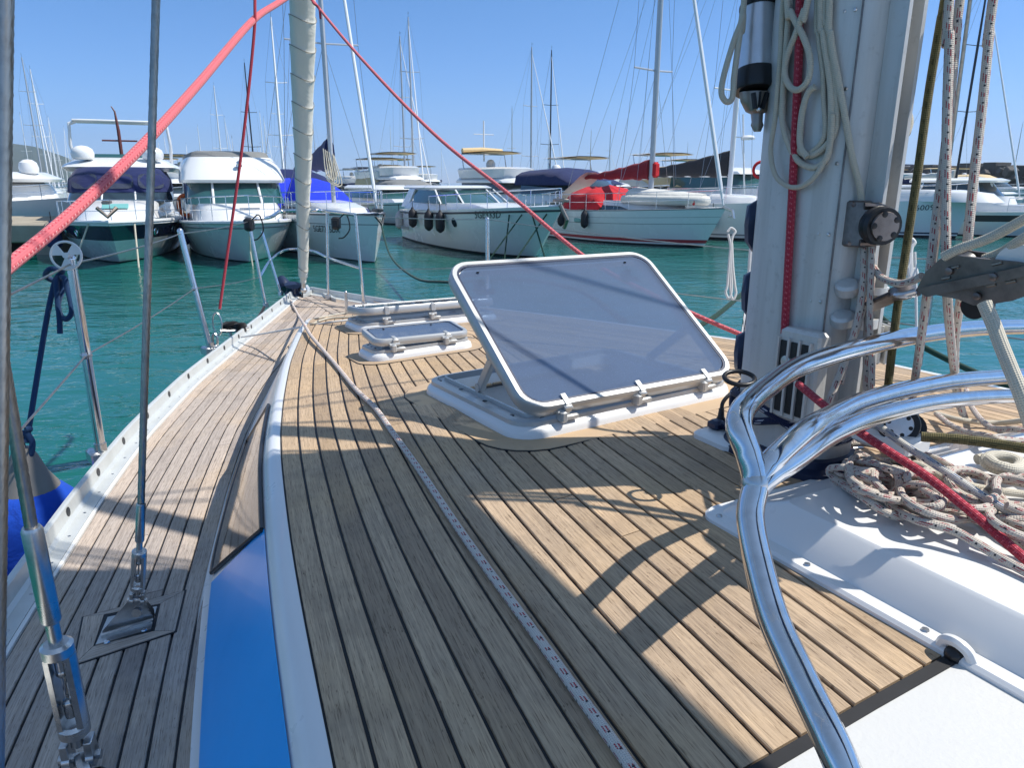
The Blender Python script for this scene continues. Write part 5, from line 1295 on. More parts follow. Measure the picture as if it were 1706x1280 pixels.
# hills, quay, breakwater
def hill(name, pxs, Y, dep, mat, label=None):
    m = MB(); rows = []
    for i, (px, py) in enumerate(pxs):
        top = at(px, py, Y); top.z = max(top.z, .3); bx = at(px, 305, Y*.86).x
        back = Vector((top.x*1.15, Y*1.2, 0)); rows.append([Vector((bx, Y*.86, -1)), Vector((bx*.5+top.x*.5, Y*.93, top.z*.55+math.sin(i*1.7)*top.z*.06)), top, back+Vector((0,0,top.z*.4)), back+Vector((0,0,-1))])
    rows = [[Vector(p) for p in r] for r in rows]
    # subdivide along
    fine = []
    for a, b in zip(rows, rows[1:]):
        for k in range(6):
            fine.append([p.lerp(q, k/6)+Vector((0,0,(noise.noise(Vector((p.lerp(q,k/6).x*.004, j, Y)))*.07*p.z) if p.z > 1 else 0)) for j, (p, q) in enumerate(zip(a, b))])
    fine.append(rows[-1]); m.loft(fine, closed=False, caps=False); o = m.build(name, mat, None, 60); return tag(o, kind='structure')
def landmat(name, c1, c2):
    k = NM(name); tc = k.n('ShaderNodeTexCoord').outputs['Object']; n1 = k.noise(tc, .012, 6, .6)
    k.bsdf(k.mix(k.ramp(n1, [(.4, (0,0,0)), (.6, (1,1,1))]), c1, c2), .9); return k.m
HM = landmat('wooded_hillside', (.035,.060,.035), (.06,.075,.05))
hill('hill', [(-700,180),(-400,175),(-150,200),(0,238),(60,246),(110,262),(150,282),(190,296),(260,301),(330,302),(420,300),(480,297),(540,301),(590,306)], 1300, 0, HM)
hill('hill', [(560,306),(590,298),(615,302),(650,309)], 1100, 0, HM)
ROCK = paint('breakwater_concrete', (.10,.095,.09), .85, dirt=.4, scale=.5)
CONC = paint('quay_concrete', (.36,.32,.25), .85, dirt=.35, scale=1.5, bumpy=.4, dcol=(.20,.17,.12))
# breakwater wall on the right: blocks
def seg_wall(name, mat, x0, y0, x1, y1, ztop, th, nblk, label, cat, zb=-1, jitter=.0, seed=1, bname='block'):
    r = empty(name, (x0, y0, 0), math.atan2(y1-y0, x1-x0), False, label, cat); L = math.hypot(x1-x0, y1-y0); rr = random.Random(seed)
    for i in range(nblk):
        l = L/nblk; zt = ztop+rr.uniform(-jitter, jitter); m = MB(); m.box((l*(i+.5), 0, (zt+zb)/2), (l-.04, th+rr.uniform(-.1,.1)*jitter*3, zt-zb), bev=.04); o = m.build(bname, mat, None, 30); o.parent = r
    return r
p0 = at(1440, 300, 95); p1 = at(2100, 260, 60)
seg_wall('breakwater', ROCK, p0.x, p0.y, p1.x, p1.y, 3.9, 2.5, 26, 'dark breakwater wall behind the boats at right', 'breakwater', jitter=.22)
p0 = at(1470, 300, 90)
# rough stones on top
rb = random.Random(5); m = MB()
for i in range(240):
    t = rb.random(); c = Vector((at(1440,300,95).x, 95, 0)).lerp(Vector((p1.x, p1.y, 0)), t)+Vector((rb.uniform(-1.5,1.5), rb.uniform(-4.5,-1.5), rb.uniform(.2, 3.4))); s_ = rb.uniform(.4, .9)
    R = Matrix.Rotation(rb.uniform(0, 3), 3, 'X') @ Matrix.Rotation(rb.uniform(0, 3), 3, 'Z'); m.box(c, (s_*rb.uniform(.7,1.4), s_, s_*rb.uniform(.6,1.1)), R, bev=.08)
tag(m.build('rubble', ROCK, None, 30), 'heap of dark boulders banked against the breakwater wall', 'rubble', kind='stuff')
# quay at left
q0, q1 = at(-260, 395, 24.5), at(106, 395, 24.2)
seg_wall('quay', CONC, -22.5, 22.6, -12.9, 22.6, .86, 5.0, 8, 'beige concrete quay behind the boats at left', 'quay', zb=.35, seed=3, bname='slab')
quay_supports = None
m = MB(); [m.box((-22+i*2.2, 22.4, -.3), (.5, 3.5, 1.6), bev=.03) for i in range(5)]
for i in range(5):
    mm = MB(); mm.box((-22+i*2.2, 21.8, -.3), (.5, 3.0, 1.3), bev=.03); o = mm.build('pile', CONC, None, 30); o.parent = bpy.data.objects['quay']; o.matrix_parent_inverse = Matrix.Translation((22.5, -22.6, 0))
# floating pier behind the row
seg_wall('pontoon', CONC, -19, 36, 34, 48, .62, 2.4, 20, 'long low concrete pontoon behind the first row of boats', 'pontoon', zb=.1, seed=8, bname='slab')

# ---- C: white flybridge cruiser, bow on
b = Boat('motor_yacht', (-10.6, 27.0), wlp(416, 438), 'white flybridge cruiser seen bow on, green tinted windscreen, grey cover on its bridge', 'motor yacht')
b.advance(b.wl-8.5); b.hull(9.6, 3.1, 1.06, .85, [(.03, ANTI), (.80, WHITE), (1.0, WHITE)], rake=1.2, flare=.45, p=2.6)
b.rub(.86, GREYP, .02); b.rub(1.0, WHITE, .05, 'gunwale')
b.block('cabin', [(1.6,8.0,1.35,1.15,.84,1.4),(1.6,7.7,1.34,1.12,1.12,1.3),(1.6,7.0,1.32,1.10,1.42,1.1)], WHITE)
b.block('windscreen', [(1.7,6.6,1.38,1.30,1.40,.7),(1.7,5.9,1.34,1.24,1.98,.6)], M_glassg)
for yy in (-.62, .62):
    m = MB(); m.tube([Vector((6.5, yy, 1.40)), Vector((5.85, yy*.95, 1.99))], .035, 6); b.part(m, 'windscreen_pillar', WHITE)
b.block('roof', [(1.5,6.15,1.42,1.36,1.96,.6),(1.5,6.2,1.44,1.38,2.04,.6),(1.5,5.9,1.40,1.30,2.36,.55),(1.5,5.5,1.30,1.12,2.66,.5)], WHITE)
b.block('bridge_cover', [(1.7,5.35,1.26,1.08,2.64,.4),(1.7,5.2,1.22,1.02,2.80,.4),(1.7,5.0,1.0,.9,2.84,.4)], CANVG)
b.rail(.60, .985, .62, n=6)
m = MB(); m.box((5.9,.15,2.42), (.1,.16,.12), bev=.03); m.ball((5.95,.15,2.48), .07, 8); b.part(m, 'searchlight', M_ss)
m = MB(); m.box((7.55,.2,1.30), (.02,.5,.06)); b.part(m, 'deck_vent', GREYP)
m = MB(); m.box((9.55,0,1.16), (.5,.16,.07), bev=.02); m.tube([(9.75,-.12,1.04),(9.8,0,.92),(9.75,.12,1.04)], .04, 6); b.part(m, 'anchor_roller', M_ssd)
m = MB(); m.tube([(9.45,0,1.0),(9.1,0,.35),(9.2,.02,-.1)], .018, 5); b.part(m, 'anchor_line', M_rope_cream)
# ---- B: navy banded motor yacht
b = Boat('motor_yacht', (-14.2, 27.5), wlp(200, 438), 'white and navy motor yacht seen bow on with dark blue canvas and two radar domes', 'motor yacht')
b.advance(b.wl-9.7); b.hull(11.2, 3.35, 1.08, .90, [(.03, ANTI), (.56, WHITE), (.92, NAVY), (1.0, WHITE)], rake=1.5, flare=.42, p=2.7)
b.rub(.94, WHITE, .035); b.rub(1.0, WHITE, .04, 'gunwale')
for sg in (-1, 1):
    for xn in (.72, .84):
        c = b.pt(xn, .74, sg); m = MB(); m.lathe([(.0001,0),(.13,0),(.12,.02),(.09,.025),(.08,.012),(.0001,.012)], c, Vector((.35, sg, -.2)), 14); o = b.part(m, 'portlight', M_ss)
b.block('coachroof', [(2.0,9.6,1.4,1.0,1.2,1.8),(2.0,9.2,1.36,.95,1.40,1.7),(2.0,8.2,1.34,1.0,1.62,1.4),(2.0,7.4,1.30,1.0,1.74,1.2)], WHITE)
m = MB(); m.box((8.55,0,1.60), (.35,.62,.03), Matrix.Rotation(.35,3,'Y'), bev=.01); b.part(m, 'foredeck_hatch', TEALS)
b.block('windscreen', [(3.0,7.1,1.42,1.36,1.66,.9),(3.0,6.6,1.40,1.34,2.06,.8)], M_glass)
for yy in (-.42, .42):
    m = MB(); m.tube([Vector((6.98, yy, 1.68)), Vector((6.5, yy, 2.08))], .03, 6); b.part(m, 'windscreen_pillar', WHITE)
b.block('canvas_enclosure', [(3.0,6.62,1.42,1.36,2.05,.8),(3.0,6.35,1.40,1.32,2.45,.75),(3.0,5.9,1.25,1.12,2.80,.7),(3.0,5.6,1.0,.9,2.86,.6)], CANVN)
for yc, w2 in ((-.86,.34),(0,.40),(.86,.34)):
    def ep(y, z):
        t = (z-2.05)/.75; xf = 6.62-.27*t/.53 if t < .53 else 6.35-.45*(t-.53)/.47; hw = 1.36-.06*t/.53 if t < .53 else 1.30-.18*(t-.53)/.47; c_ = .78-.05*t
        return Vector((xf-c_+c_*math.sqrt(max(0, 1-(y/hw)**2))+.03, y, z))
    m = MB(); pl_ = [(math.copysign(abs(math.cos(a))**.5, math.cos(a))*w2, math.copysign(abs(math.sin(a))**.5, math.sin(a))*.24) for a in [2*math.pi*i/20 for i in range(20)]]
    m.loft([[ep(yc+dy, 2.40+dz)-Vector((.03,0,0)) for dy, dz in pl_], [ep(yc+dy, 2.40+dz) for dy, dz in pl_]]); b.part(m, 'clear_panel', M_clear)
b.block('flybridge', [(.8,5.2,1.62,1.45,2.72,.8),(.8,5.4,1.78,1.55,2.86,.9),(.8,5.2,1.74,1.5,3.0,.9),(.8,4.4,1.40,1.2,3.30,.7),(.8,4.2,1.35,1.15,3.36,.6)], WHITE)
b.block('flybridge_screen', [(1.5,4.1,1.2,1.05,3.3,.5),(1.5,3.9,1.1,.95,3.52,.5)], M_glassg)
for yy in (-.78, .80):
    m = MB(); m.lathe([(.0001,0),(.20,.0),(.30,.10),(.32,.28),(.28,.45),(.16,.56),(.0001,.60)], (4.6, yy*1.2, 3.22), (0,0,1), 16); b.part(m, 'radar_dome', WHITE)
m = MB(); m.tube([(1.6,-1.45,3.0),(1.9,-1.5,3.9),(1.9,-1.45,4.32),(1.9,-1.2,4.40),(1.9,1.2,4.40),(1.9,1.45,4.32),(1.9,1.5,3.9),(1.6,1.45,3.0)], .05, 8); m.box((1.6,0,4.40), (1.0,2.7,.06), bev=.02); b.part(m, 'bimini_arch', WHITE)
m = MB(); m.tube([(3.6,.05,3.2),(3.5,.05,4.15),(3.45,.02,4.6),(3.40,-.06,4.78)], [.06,.055,.03,.02], 6); m.tube([(3.5,-.45,3.95),(3.5,.55,3.95)], .018, 5); b.part(m, 'signal_mast', paint('dark_red_pole', (.10,.02,.015), .5))
b.squash([(1.1,.95),(1.66,1.42),(2.05,1.70),(2.86,2.42),(3.36,2.72),(3.82,3.05),(4.4,3.95),(4.8,4.3)])
b.rail(.55, .985, .50, n=6)
m = MB(); c = Vector((6.2,1.72,1.30)); m.tube([c+Vector((.02*math.cos(t), .28*math.cos(t)*.7, .30*math.sin(t))) for t in [2*math.pi*i/20 for i in range(21)]], .065, 8, cap=False)
o = m.build('lifebuoy', ORANGE, None, 60); o.matrix_world = Matrix.Translation(b.r.location) @ Matrix.Rotation(b.r.rotation_euler.z, 4, 'Z'); tag(o, 'orange lifebuoy on the side rail of the navy banded motor yacht', 'lifebuoy')
m = MB(); m.box((10.9,0,1.52), (.6,.18,.08), bev=.02); m.tube([(11.1,-.2,1.4),(11.25,0,1.2),(11.1,.2,1.4)], .05, 6); b.part(m, 'anchor', M_bronze)
for sg in (-1, 1):
    w0 = Matrix.Rotation(b.r.rotation_euler.z, 3, 'Z') @ b.pt(.93, .97, sg)+b.r.location
    tag((lambda mb: mb.build('mooring_line', M_rope_cream, None))(MB().tube([w0, w0+Vector((sg*.35, -.8, -1.5))], .022, 6)), 'cream mooring line from the navy banded bow down into the water, '+('left' if sg < 0 else 'right')+' one', 'mooring line')
fender(b, 7.6, 1, 1.0, FENDN, 'navy fender on the right side of the navy banded yacht', .17, .75)
fender(b, 7.9, -1, .95, FENDN, 'dark fender at the left side of the navy banded yacht', .2, .7)

# ---- A: motor yacht stern-side, far left, behind the quay
b = Boat('motor_yacht', (-23.4, 29.3), (-15.6, 26.6), 'cream decked motor yacht with curtained saloon partly cut off at the left edge', 'motor yacht')
b.hull(8.6, 3.3, 1.5, 1.15, [(.03, ANTI), (1.0, WHITE)], rake=1.0)
b.block('saloon', [(.5,6.3,1.5,1.3,1.1,.8),(.5,6.3,1.5,1.3,1.6,.8),(.5,6.0,1.45,1.25,2.5,.8),(.5,5.6,1.4,1.15,2.75,.8)], WHITE)
b.windows([[(4.4,-1.52,1.5),(5.1,-1.50,1.5),(5.0,-1.44,2.45),(4.4,-1.46,2.45)], [(1.0,-1.56,1.5),(2.4,-1.56,1.5),(2.4,-1.49,2.45),(1.0,-1.49,2.45)]])
m = MB(); m.loft([[Vector((x, -1.58+.03*math.sin(x*26), z)) for x in [2.6+.1*i for i in range(15)]]+[Vector((x, -1.50, z)) for x in [4.0-.1*i for i in range(15)]] for z in (1.45, 2.5)]); b.part(m, 'curtain', CANVW)
b.block('flybridge', [(.2,6.4,1.6,1.35,2.7,.9),(.2,6.6,1.7,1.4,2.86,1.0),(.2,5.8,1.5,1.2,3.25,.8)], WHITE)
m = MB(); m.lathe([(.0001,0),(.2,0),(.31,.12),(.33,.30),(.28,.48),(.15,.58),(.0001,.6)], (5.9, 0, 3.1), (0,0,1), 16); b.part(m, 'radar_dome', WHITE)
m = MB(); m.tube([(3.6,0,3.1),(3.6,0,3.9)], .04, 6); m.ball((3.6,0,3.95), .12, 8); m.box((3.5,.0,3.45), (.5,.5,.12), bev=.03); b.part(m, 'radar_mast', WHITE)
b.squash([(1.1,1.0),(1.6,1.3),(2.5,1.85),(2.86,2.1),(3.25,2.35),(3.9,3.0)])
b.rail(.3, .98, .5, n=5)

# ---- D: sailing boat with bright blue canopy, bow on
b = Boat('sailing_boat', (-9.5, 29.3), wlp(624, 438), 'white sailing boat seen nearly bow on with a bright blue sprayhood', 'sailing boat')
b.advance(b.wl-10.75); b.hull(11.3, 3.2, 1.22, 1.05, [(.02, ANTI), (.78, WHITE), (.80, GREYP), (1.0, WHITE)], rake=.55, flare=.30, p=2.0, tb=.72)
b.rub(1.0, DARKT, .022)
b.block('coachroof', [(3.6,9.4,1.15,.7,1.0,1.3),(3.6,9.1,1.08,.62,1.30,1.3),(3.6,8.2,1.0,.55,1.42,1.2)], WHITE)
b.windows([[(5.2,-1.15,1.12),(7.6,-.98,1.10),(7.4,-.94,1.26),(5.3,-1.10,1.28)], [(5.2,1.15,1.12),(7.6,.98,1.10),(7.4,.94,1.26),(5.3,1.10,1.28)]])
b.canopy(1.0, 5.0, 1.42, 1.15, 2.15, CANVB, 'sprayhood', front=.7)
m = MB(); m.tube([Vector((1.0, -1.45*math.cos(math.pi*i/10), 1.5+.85*math.sin(math.pi*i/10)**.6)) for i in range(11)], .04, 6); b.part(m, 'bimini_hoop', DARKT)
b.canopy(.0, 1.6, 1.45, 1.9, 2.45, CANVN, 'bimini')
b.rail(.25, .99, .58, n=9, r=.012)
b.mast(7.2, 1.4, 13.2, .085, SPAR, (.36,.66), boomL=4.6, boomz=.95, cover=CANVN, bowx=11.2, sternx=0, furl=.045, sp=1.0, covh=(.75,.12))
b.text('5GE7245DX', .82, .60, -1, .24, DARKT)
m = MB(); m.box((11.2,0,1.32), (.5,.14,.08), bev=.02); m.tube([(11.35,-.12,1.2),(11.45,0,1.0),(11.35,.12,1.2)], .04, 6); b.part(m, 'anchor', DARKT)
m = MB()
for i in range(7): m.tube(catmull([(7.25+.04*math.sin(i*3), -.12+.05*i-.1, 2.9-.03*i), (7.35, -.2+.07*i, 2.2-.05*i), (7.3, .1-.05*i, 2.1), (7.2, .05, 2.8)], 6), .016, 5)
b.part(m, 'coiled_halyards', M_rope_cream)
dboat = b
# ---- E: white open cruiser three-quarter view
b = Boat('motor_yacht', wlp(722, 394), wlp(890, 431), 'white open motor cruiser with black fenders and a raked windscreen, centre of the row', 'motor yacht')
L = b.wl+1.6
b.hull(L, 3.1, 1.42, 1.02, [(.05, ANTI), (.90, WHITE), (.935, DARKT), (1.0, WHITE)], rake=1.6, flare=.40, p=2.4, sheer=1.4)
b.rub(.92, DARKT, .03)
b.block('foredeck', [(1.2,L-1.2,1.42,.75,1.1,2.2),(1.2,L-2.0,1.34,.75,1.38,2.0),(1.2,L-3.2,1.26,.85,1.56,1.6)], WHITE)
b.block('windscreen', [(1.8,5.3,1.26,1.12,1.5,1.2),(1.8,4.2,1.16,.98,2.06,1.0)], M_glassg)
for yy, x_ in ((-1.15,4.55),(-.6,5.15),(.6,5.15),(1.15,4.55)):
    m = MB(); m.tube([Vector((x_+.02, yy, 1.52)), Vector((x_-.95, yy*.88, 2.08))], .03, 6); b.part(m, 'windscreen_pillar', WHITE)
b.block('hardtop', [(.6,4.1,1.22,1.0,2.10,.8),(.6,4.2,1.25,1.02,2.16,.8),(.6,3.9,1.15,.92,2.26,.8)], WHITE)
for sg in (-1,1): m = MB(); m.loft([[Vector((x,sg*y,z)) for x,y,z in ((.4,1.32,1.2),(1.3,1.32,1.2),(1.9,1.2,2.1),(1.2,1.2,2.1))],[Vector((x,sg*(y-.08),z)) for x,y,z in ((.4,1.32,1.2),(1.3,1.32,1.2),(1.9,1.2,2.1),(1.2,1.2,2.1))]]); b.part(m, 'arch_leg', WHITE)

b.squash([(1.2,1.14),(1.56,1.36),(2.26,1.88)])
b.rail(.42, .985, .42, n=8, mid=False)
b.text('5GE333D', .78, .80, -1, .28, DARKT)
for x in (4.3, 6.5):
    c = b.pt(x/L, .70, -1); m = MB(); m.lathe([(.0001,0),(.14,0),(.13,.02),(.0001,.022)], c, Vector((.12,-1,-.25)), 14); b.part(m, 'portlight', M_glass)
m = MB(); m.box((1.6,-1.53,.45), (1.1,.02,.10)); b.part(m, 'side_vent', GREYP)
m = MB(); m.box((L-.1,0,1.55), (.6,.16,.08), bev=.02); m.tube([(L+.15,-.15,1.45),(L+.25,0,1.1),(L+.1,0,.9)], .05, 6); b.part(m, 'anchor', M_bronze)
for x, mt_, lb in ((.5, FENDW, 'pale fender at the stern corner of the open cruiser'), (3.0, FEND, 'black fender on the open cruiser, left of three'), (4.9, FEND, 'black fender on the open cruiser, middle of three'), (5.9, FEND, 'black fender on the open cruiser, right of three')):
    fender(b, x, -1, 1.15 if mt_ is FEND else .95, mt_, lb, .14, .62, 'fenders hung on the open cruiser')
eboat = b; bw = Matrix.Rotation(b.r.rotation_euler.z, 3, 'Z') @ b.pt(.97, .9, -1)+b.r.location
for i, e_ in enumerate((wlp(800, 440), wlp(838, 440), wlp(842, 445), wlp(915, 440))):
    st_ = Matrix.Rotation(b.r.rotation_euler.z, 3, 'Z') @ b.pt((.90,.86,.97,.93)[i], .86, -1)+b.r.location
    tag((lambda mb: mb.build('mooring_line', M_rope_green, None))(MB().tube([st_, Vector((e_[0], e_[1], -.2))], .020, 6)), 'dark green mooring line from the open cruiser into the water, '+['first', 'second', 'third', 'last'][i]+' from left', 'mooring line', 'green mooring lines of the open cruiser')

# ---- H: sloop with red covers, side on
b = Boat('sailing_boat', wlp(938, 391), wlp(1172, 412), 'white sloop with red sail cover, red cockpit tent and a dinghy on its foredeck', 'sailing boat')
L = b.wl+.75
b.hull(L, 3.0, 1.22, 1.0, [(.05, ANTI), (.10, WHITE), (.19, REDP), (.60, WHITE), (.615, GREYP), (.78, WHITE), (.79, GREYP), (1.0, WHITE)], rake=.75, flare=.15, p=2.0, tb=.75, sheer=1.6)
b.rub(1.0, GREYP, .02)
b.block('coachroof', [(2.0,6.3,1.1,.7,.98,1.4),(2.0,6.0,1.02,.62,1.28,1.3),(2.2,5.2,.95,.6,1.38,1.2)], WHITE)
b.windows([[(2.4,-1.13,1.04),(3.2,-1.12,1.04),(3.2,-1.08,1.22),(2.4,-1.09,1.24)], [(3.4,-1.12,1.04),(4.8,-1.0,1.06),(4.2,-1.03,1.20),(3.4,-1.07,1.22)]])
m = MB(); rr = random.Random(4); rows = []
for i, (x, h) in enumerate(((1.3,.2),(1.5,.62),(1.85,.80),(2.2,.66),(2.6,.82),(2.95,.6),(3.3,.15))): rows.append([Vector((x+.05*math.sin(k*2+i), -1.2*math.cos(math.pi*k/8), 1.05+h*math.sin(math.pi*k/8)**.5+.03*math.sin(k*3+i*2))) for k in range(9)])
m.loft(rows, closed=False, caps=False); b.part(m, 'cockpit_tent', CANVR, None, 60)
hboat = b; m = MB(); a0_ = Vector((-.1,0,1.1)); m.loft([[Vector((x, y, z*.92+.02*math.sin(k))) for k, (x, y, z) in enumerate(((-.7+t*2.3, -.55, 1.05+t*1.1+.25*t*t), (-.7+t*2.3, -.25, 1.12+t*1.15+.25*t*t), (-.7+t*2.3, .2, 1.12+t*1.15+.25*t*t), (-.7+t*2.3, .45, 1.05+t*1.1+.25*t*t)))] for t in [i/8 for i in range(9)]], closed=False, caps=False); b.part(m, 'awning', CANVW, None, 60)
m = MB(); rows = []      # upturned dinghy
for i in range(9):
    t = i/8; x = 4.0+2.9*t; hw = .62*math.sin(math.pi*min(1, .25+t*.75))**.5 if t < 1 else .1; hw = .62*(1-.75*max(0,(t-.5)/.5)**2)
    rows.append([Vector((x, -hw*math.cos(math.pi*k/8), 1.30+.52*(1-.35*t)*math.sin(math.pi*k/8)**.5)) for k in range(9)])
m.loft(rows, closed=False, caps=True)
dg_ = m.build('inflatable_dinghy', FENDW if False else CANVW, None, 60); dg_.matrix_world = Matrix.Translation(b.r.location) @ Matrix.Rotation(b.r.rotation_euler.z, 4, 'Z'); tag(dg_, 'pale dinghy lashed upside down on the foredeck of the sloop with red covers', 'dinghy')
m = MB()
for hz_ in (1.42,): m.tube(catmull([(4.0,-.66,hz_),(5.4,-.66,hz_),(6.5,-.42,hz_),(6.9,0,hz_),(6.5,.42,hz_),(5.4,.66,hz_),(4.0,.66,hz_)], 5), .15, 10)
tu = m.build('tube', CANVW, None, 60); tu.parent = dg_
b.rail(.02, .99, .55, n=8, r=.011)
b.mast(4.6, 1.4, 12.6, .10, SPAR, (.36,.60,.80), boomL=3.3, boomz=.72, cover=CANVDR, bowx=L-.1, sternx=0, furl=.065, sp=.85, covh=(.52,.08), backtilt=.0)
m = MB(); m.box((4.78,0,2.38), (.16,.26,.5), bev=.07); b.part(m, 'red_sail_stack', CANVR)
m = MB(); m.tube([(L-.1,0,1.25),(L+.25,0,1.15),(L+.32,0,.95),(L+.15,0,1.0)], .05, 6); b.part(m, 'anchor', M_ssd)
m = MB(); m.ball((L-1.0,-.3,1.4), .12, 8); b.part(m, 'red_float', CANVR)
c = b.pt(.33, .68, -1); m = MB(); m.box(c, (.34,.05,.14), bev=.02); b.part(m, 'hull_badge', TEALS)
for i, x in enumerate((.6, 1.7, 3.1)): fender(b, x, -1, 1.05, FEND, 'dark fender on the red covered sloop, '+['nearest its stern', 'middle of three', 'furthest forward'][i], .13, .60, 'fenders hung on the red covered sloop')
# ---- I: sailing boat behind H with black cover
b = Boat('sailing_boat', (5.2, 31.5), wlp(1290, 402), 'white sailing boat with black sail cover behind the red covered sloop', 'sailing boat')
b.hull(b.wl+.6, 3.4, 1.35, 1.15, [(.06, ANTI), (.12, WHITE), (.16, GREYP), (1.0, WHITE)], rake=.6, flare=.15, p=2.0, tb=.75)
b.block('coachroof', [(2.0,7.3,1.2,.8,1.15,1.4),(2.0,6.9,1.12,.7,1.46,1.3),(2.2,5.9,1.0,.65,1.56,1.2)], WHITE)
b.rail(.05, .99, .55, n=8, r=.012)
pm = b.loc(1213, 300, 27.0)
b.mast(pm.x, 1.5, 13.5, .10, SPARW, (.30,.62), boomL=4.4, boomz=.72, cover=CANVK, sternx=0, bowx=b.L-.1, sp=.95, covh=(.62,.26))
fender(b, b.L*.72, -1, 1.0, FENDN, 'dark fender near the bow of the sailing boat with the black cover', .15, .6)

def running(b, x, zb, H, n, seed, x0, x1):
    rr = random.Random(seed)
    for i in range(n):
        top = Vector((x-.05, 0, zb+(H-zb)*rr.uniform(.55, 1))); bt = Vector((rr.uniform(x0, x1), rr.uniform(-.9, .9), zb+rr.uniform(0, .9))); m = MB(); m.tube([top, top.lerp(bt, .5)+Vector((0,0,-.05)), bt], .0065, 4); b.part(m, 'halyard', RIGM)
running(b, pm.x, 1.5, 13.5, 6, 3, .5, 8.5)
for bb, xx, sd in ((dboat, 7.2, 5), (hboat, 4.6, 9)): running(bb, xx, 1.4, 12.6, 7, sd, .3, 7.5)
# ---- generic boats behind
def gen_motor(stern, bow, label, style=0, z=1.0, canvas=None, group=None, B=3.2):
    b = Boat('motor_yacht', stern, bow, label, 'motor yacht', group); L = b.wl+.9
    b.hull(L, B, 1.45*z, 1.1*z, [(.05, ANTI), (.88, WHITE), (.92, DARKT if style % 2 else GREYP), (1.0, WHITE)], rake=1.2, flare=.35, N=14)
    b.block('cabin', [(1.0,L*.86,1.35,.9,1.1*z,1.6),(1.0,L*.76,1.32,.9,1.5*z,1.4)], WHITE, seg=5)
    b.block('windscreen', [(1.2,L*.66,1.34,1.1,1.5*z,1.0),(1.2,L*.56,1.26,1.0,2.05*z,.9)], M_glassg if style % 3 == 1 else M_glass, seg=5)
    if canvas: b.canopy(.6, L*.55, 1.35, 1.9*z, 2.6*z, canvas, front=.6)
    else: b.block('roof', [(.8,L*.60,1.40,1.1,2.05*z,.9),(.8,L*.58,1.42,1.1,2.16*z,.9),(.8,L*.50,1.2,.9,2.32*z,.8)], WHITE, seg=5)
    if style >= 2:
        b.block('flybridge', [(1.0,L*.50,1.3,1.0,2.3*z,.7),(1.0,L*.52,1.4,1.05,2.75*z,.7),(1.0,L*.46,1.32,1.0,2.85*z,.7)], WHITE, seg=5)
        m = MB(); m.tube([(1.6,-1.3,2.6*z),(1.3,-1.3,3.6*z),(1.3,1.3,3.6*z),(1.6,1.3,2.6*z)], .04, 6); b.part(m, 'bimini_frame', M_ss)
        m = MB(); rows = [[Vector((x, y, 3.6*z+.10*math.cos(y)+.02)) for y in (-1.35,-.6,.6,1.35)] for x in (.6,1.3,2.4,3.2)]; m.loft(rows, closed=False, caps=False); m.loft([[p-Vector((0,0,.05)) for p in r][::-1] for r in rows], closed=False, caps=False); b.part(m, 'bimini', canvas or CANVS)
    if style % 2 == 0:
        m = MB(); m.lathe([(.0001,0),(.18,0),(.26,.1),(.26,.25),(.15,.42),(.0001,.46)], (1.6,.3,(2.85 if style >= 2 else 2.3)*z), (0,0,1), 12); b.part(m, 'radar_dome', WHITE)
    b.rail(.5, .98, .45, n=4, mid=False)
    return b
def gen_sail(x, Y, H, label, mat=None, L=10, heading=None, spreads=(.45,.72), cover=None, r=.075, furl=.05, group=None, hood=None, rig=True, detail=True):
    """mast stands at world x, Y"""
    hd = heading if heading is not None else math.radians(-60); d = Vector((math.cos(hd), math.sin(hd)))
    st = Vector((x, Y))-d*L*.58; bw = Vector((x, Y))+d*L*.36
    b = Boat('sailing_boat', st, bw, label, 'sailing boat', group)
    b.hull(L, L*.31, 1.2, 1.0, [(.05, ANTI), (.12, WHITE), (.16, NAVY), (1.0, WHITE)], rake=.5, flare=.15, p=2.0, tb=.75, N=10)
    if detail: b.block('coachroof', [(L*.25,L*.75,1.1,.6,1.0,1.3),(L*.25,L*.72,1.0,.55,1.35,1.3)], WHITE, seg=5)
    if hood: b.canopy(L*.12, L*.36, 1.2, 1.2, 1.9, hood, 'sprayhood')
    b.mast(L*.58, 1.3, H, r, mat, spreads, boomL=L*.36 if cover else None, boomz=.9, cover=cover, bowx=L*.98 if furl is not None else None, sternx=0, furl=furl, rig=rig, sp=.8)
    return b
# E's neighbour flybridge yacht (F) and navy canopy boat (G)
pF = at(812, 300, 36); F = gen_motor((pF.x-1.0, 41.5), (pF.x+3.8, 33.0), 'cream flybridge yacht with rolled sand bimini behind the open cruiser', 2, .96)
m = MB(); m.tube([(1.2,-1.2,3.62),(1.2,0,3.68),(1.2,1.2,3.62)], .14, 10); F.part(m, 'rolled_bimini', CANVS)
m = MB(); m.tube([(1.0,.2,3.1),(1.0,.2,5.2)], .04, 6); m.tube([(1.0,-.4,4.5),(1.0,.8,4.5)], .02, 5); m.lathe([(.0001,0),(.3,0),(.3,.16),(.0001,.18)], (1.0,.2,3.5), (0,0,1), 12); F.part(m, 'antenna_mast', WHITE)
pG = at(925, 330, 31); G_ = gen_motor((pG.x-.9, 34.5), (pG.x+3.4, 27.0), 'motor boat with a big dark blue canopy between the cruiser and the sloop', 0, 1.0, CANVN)
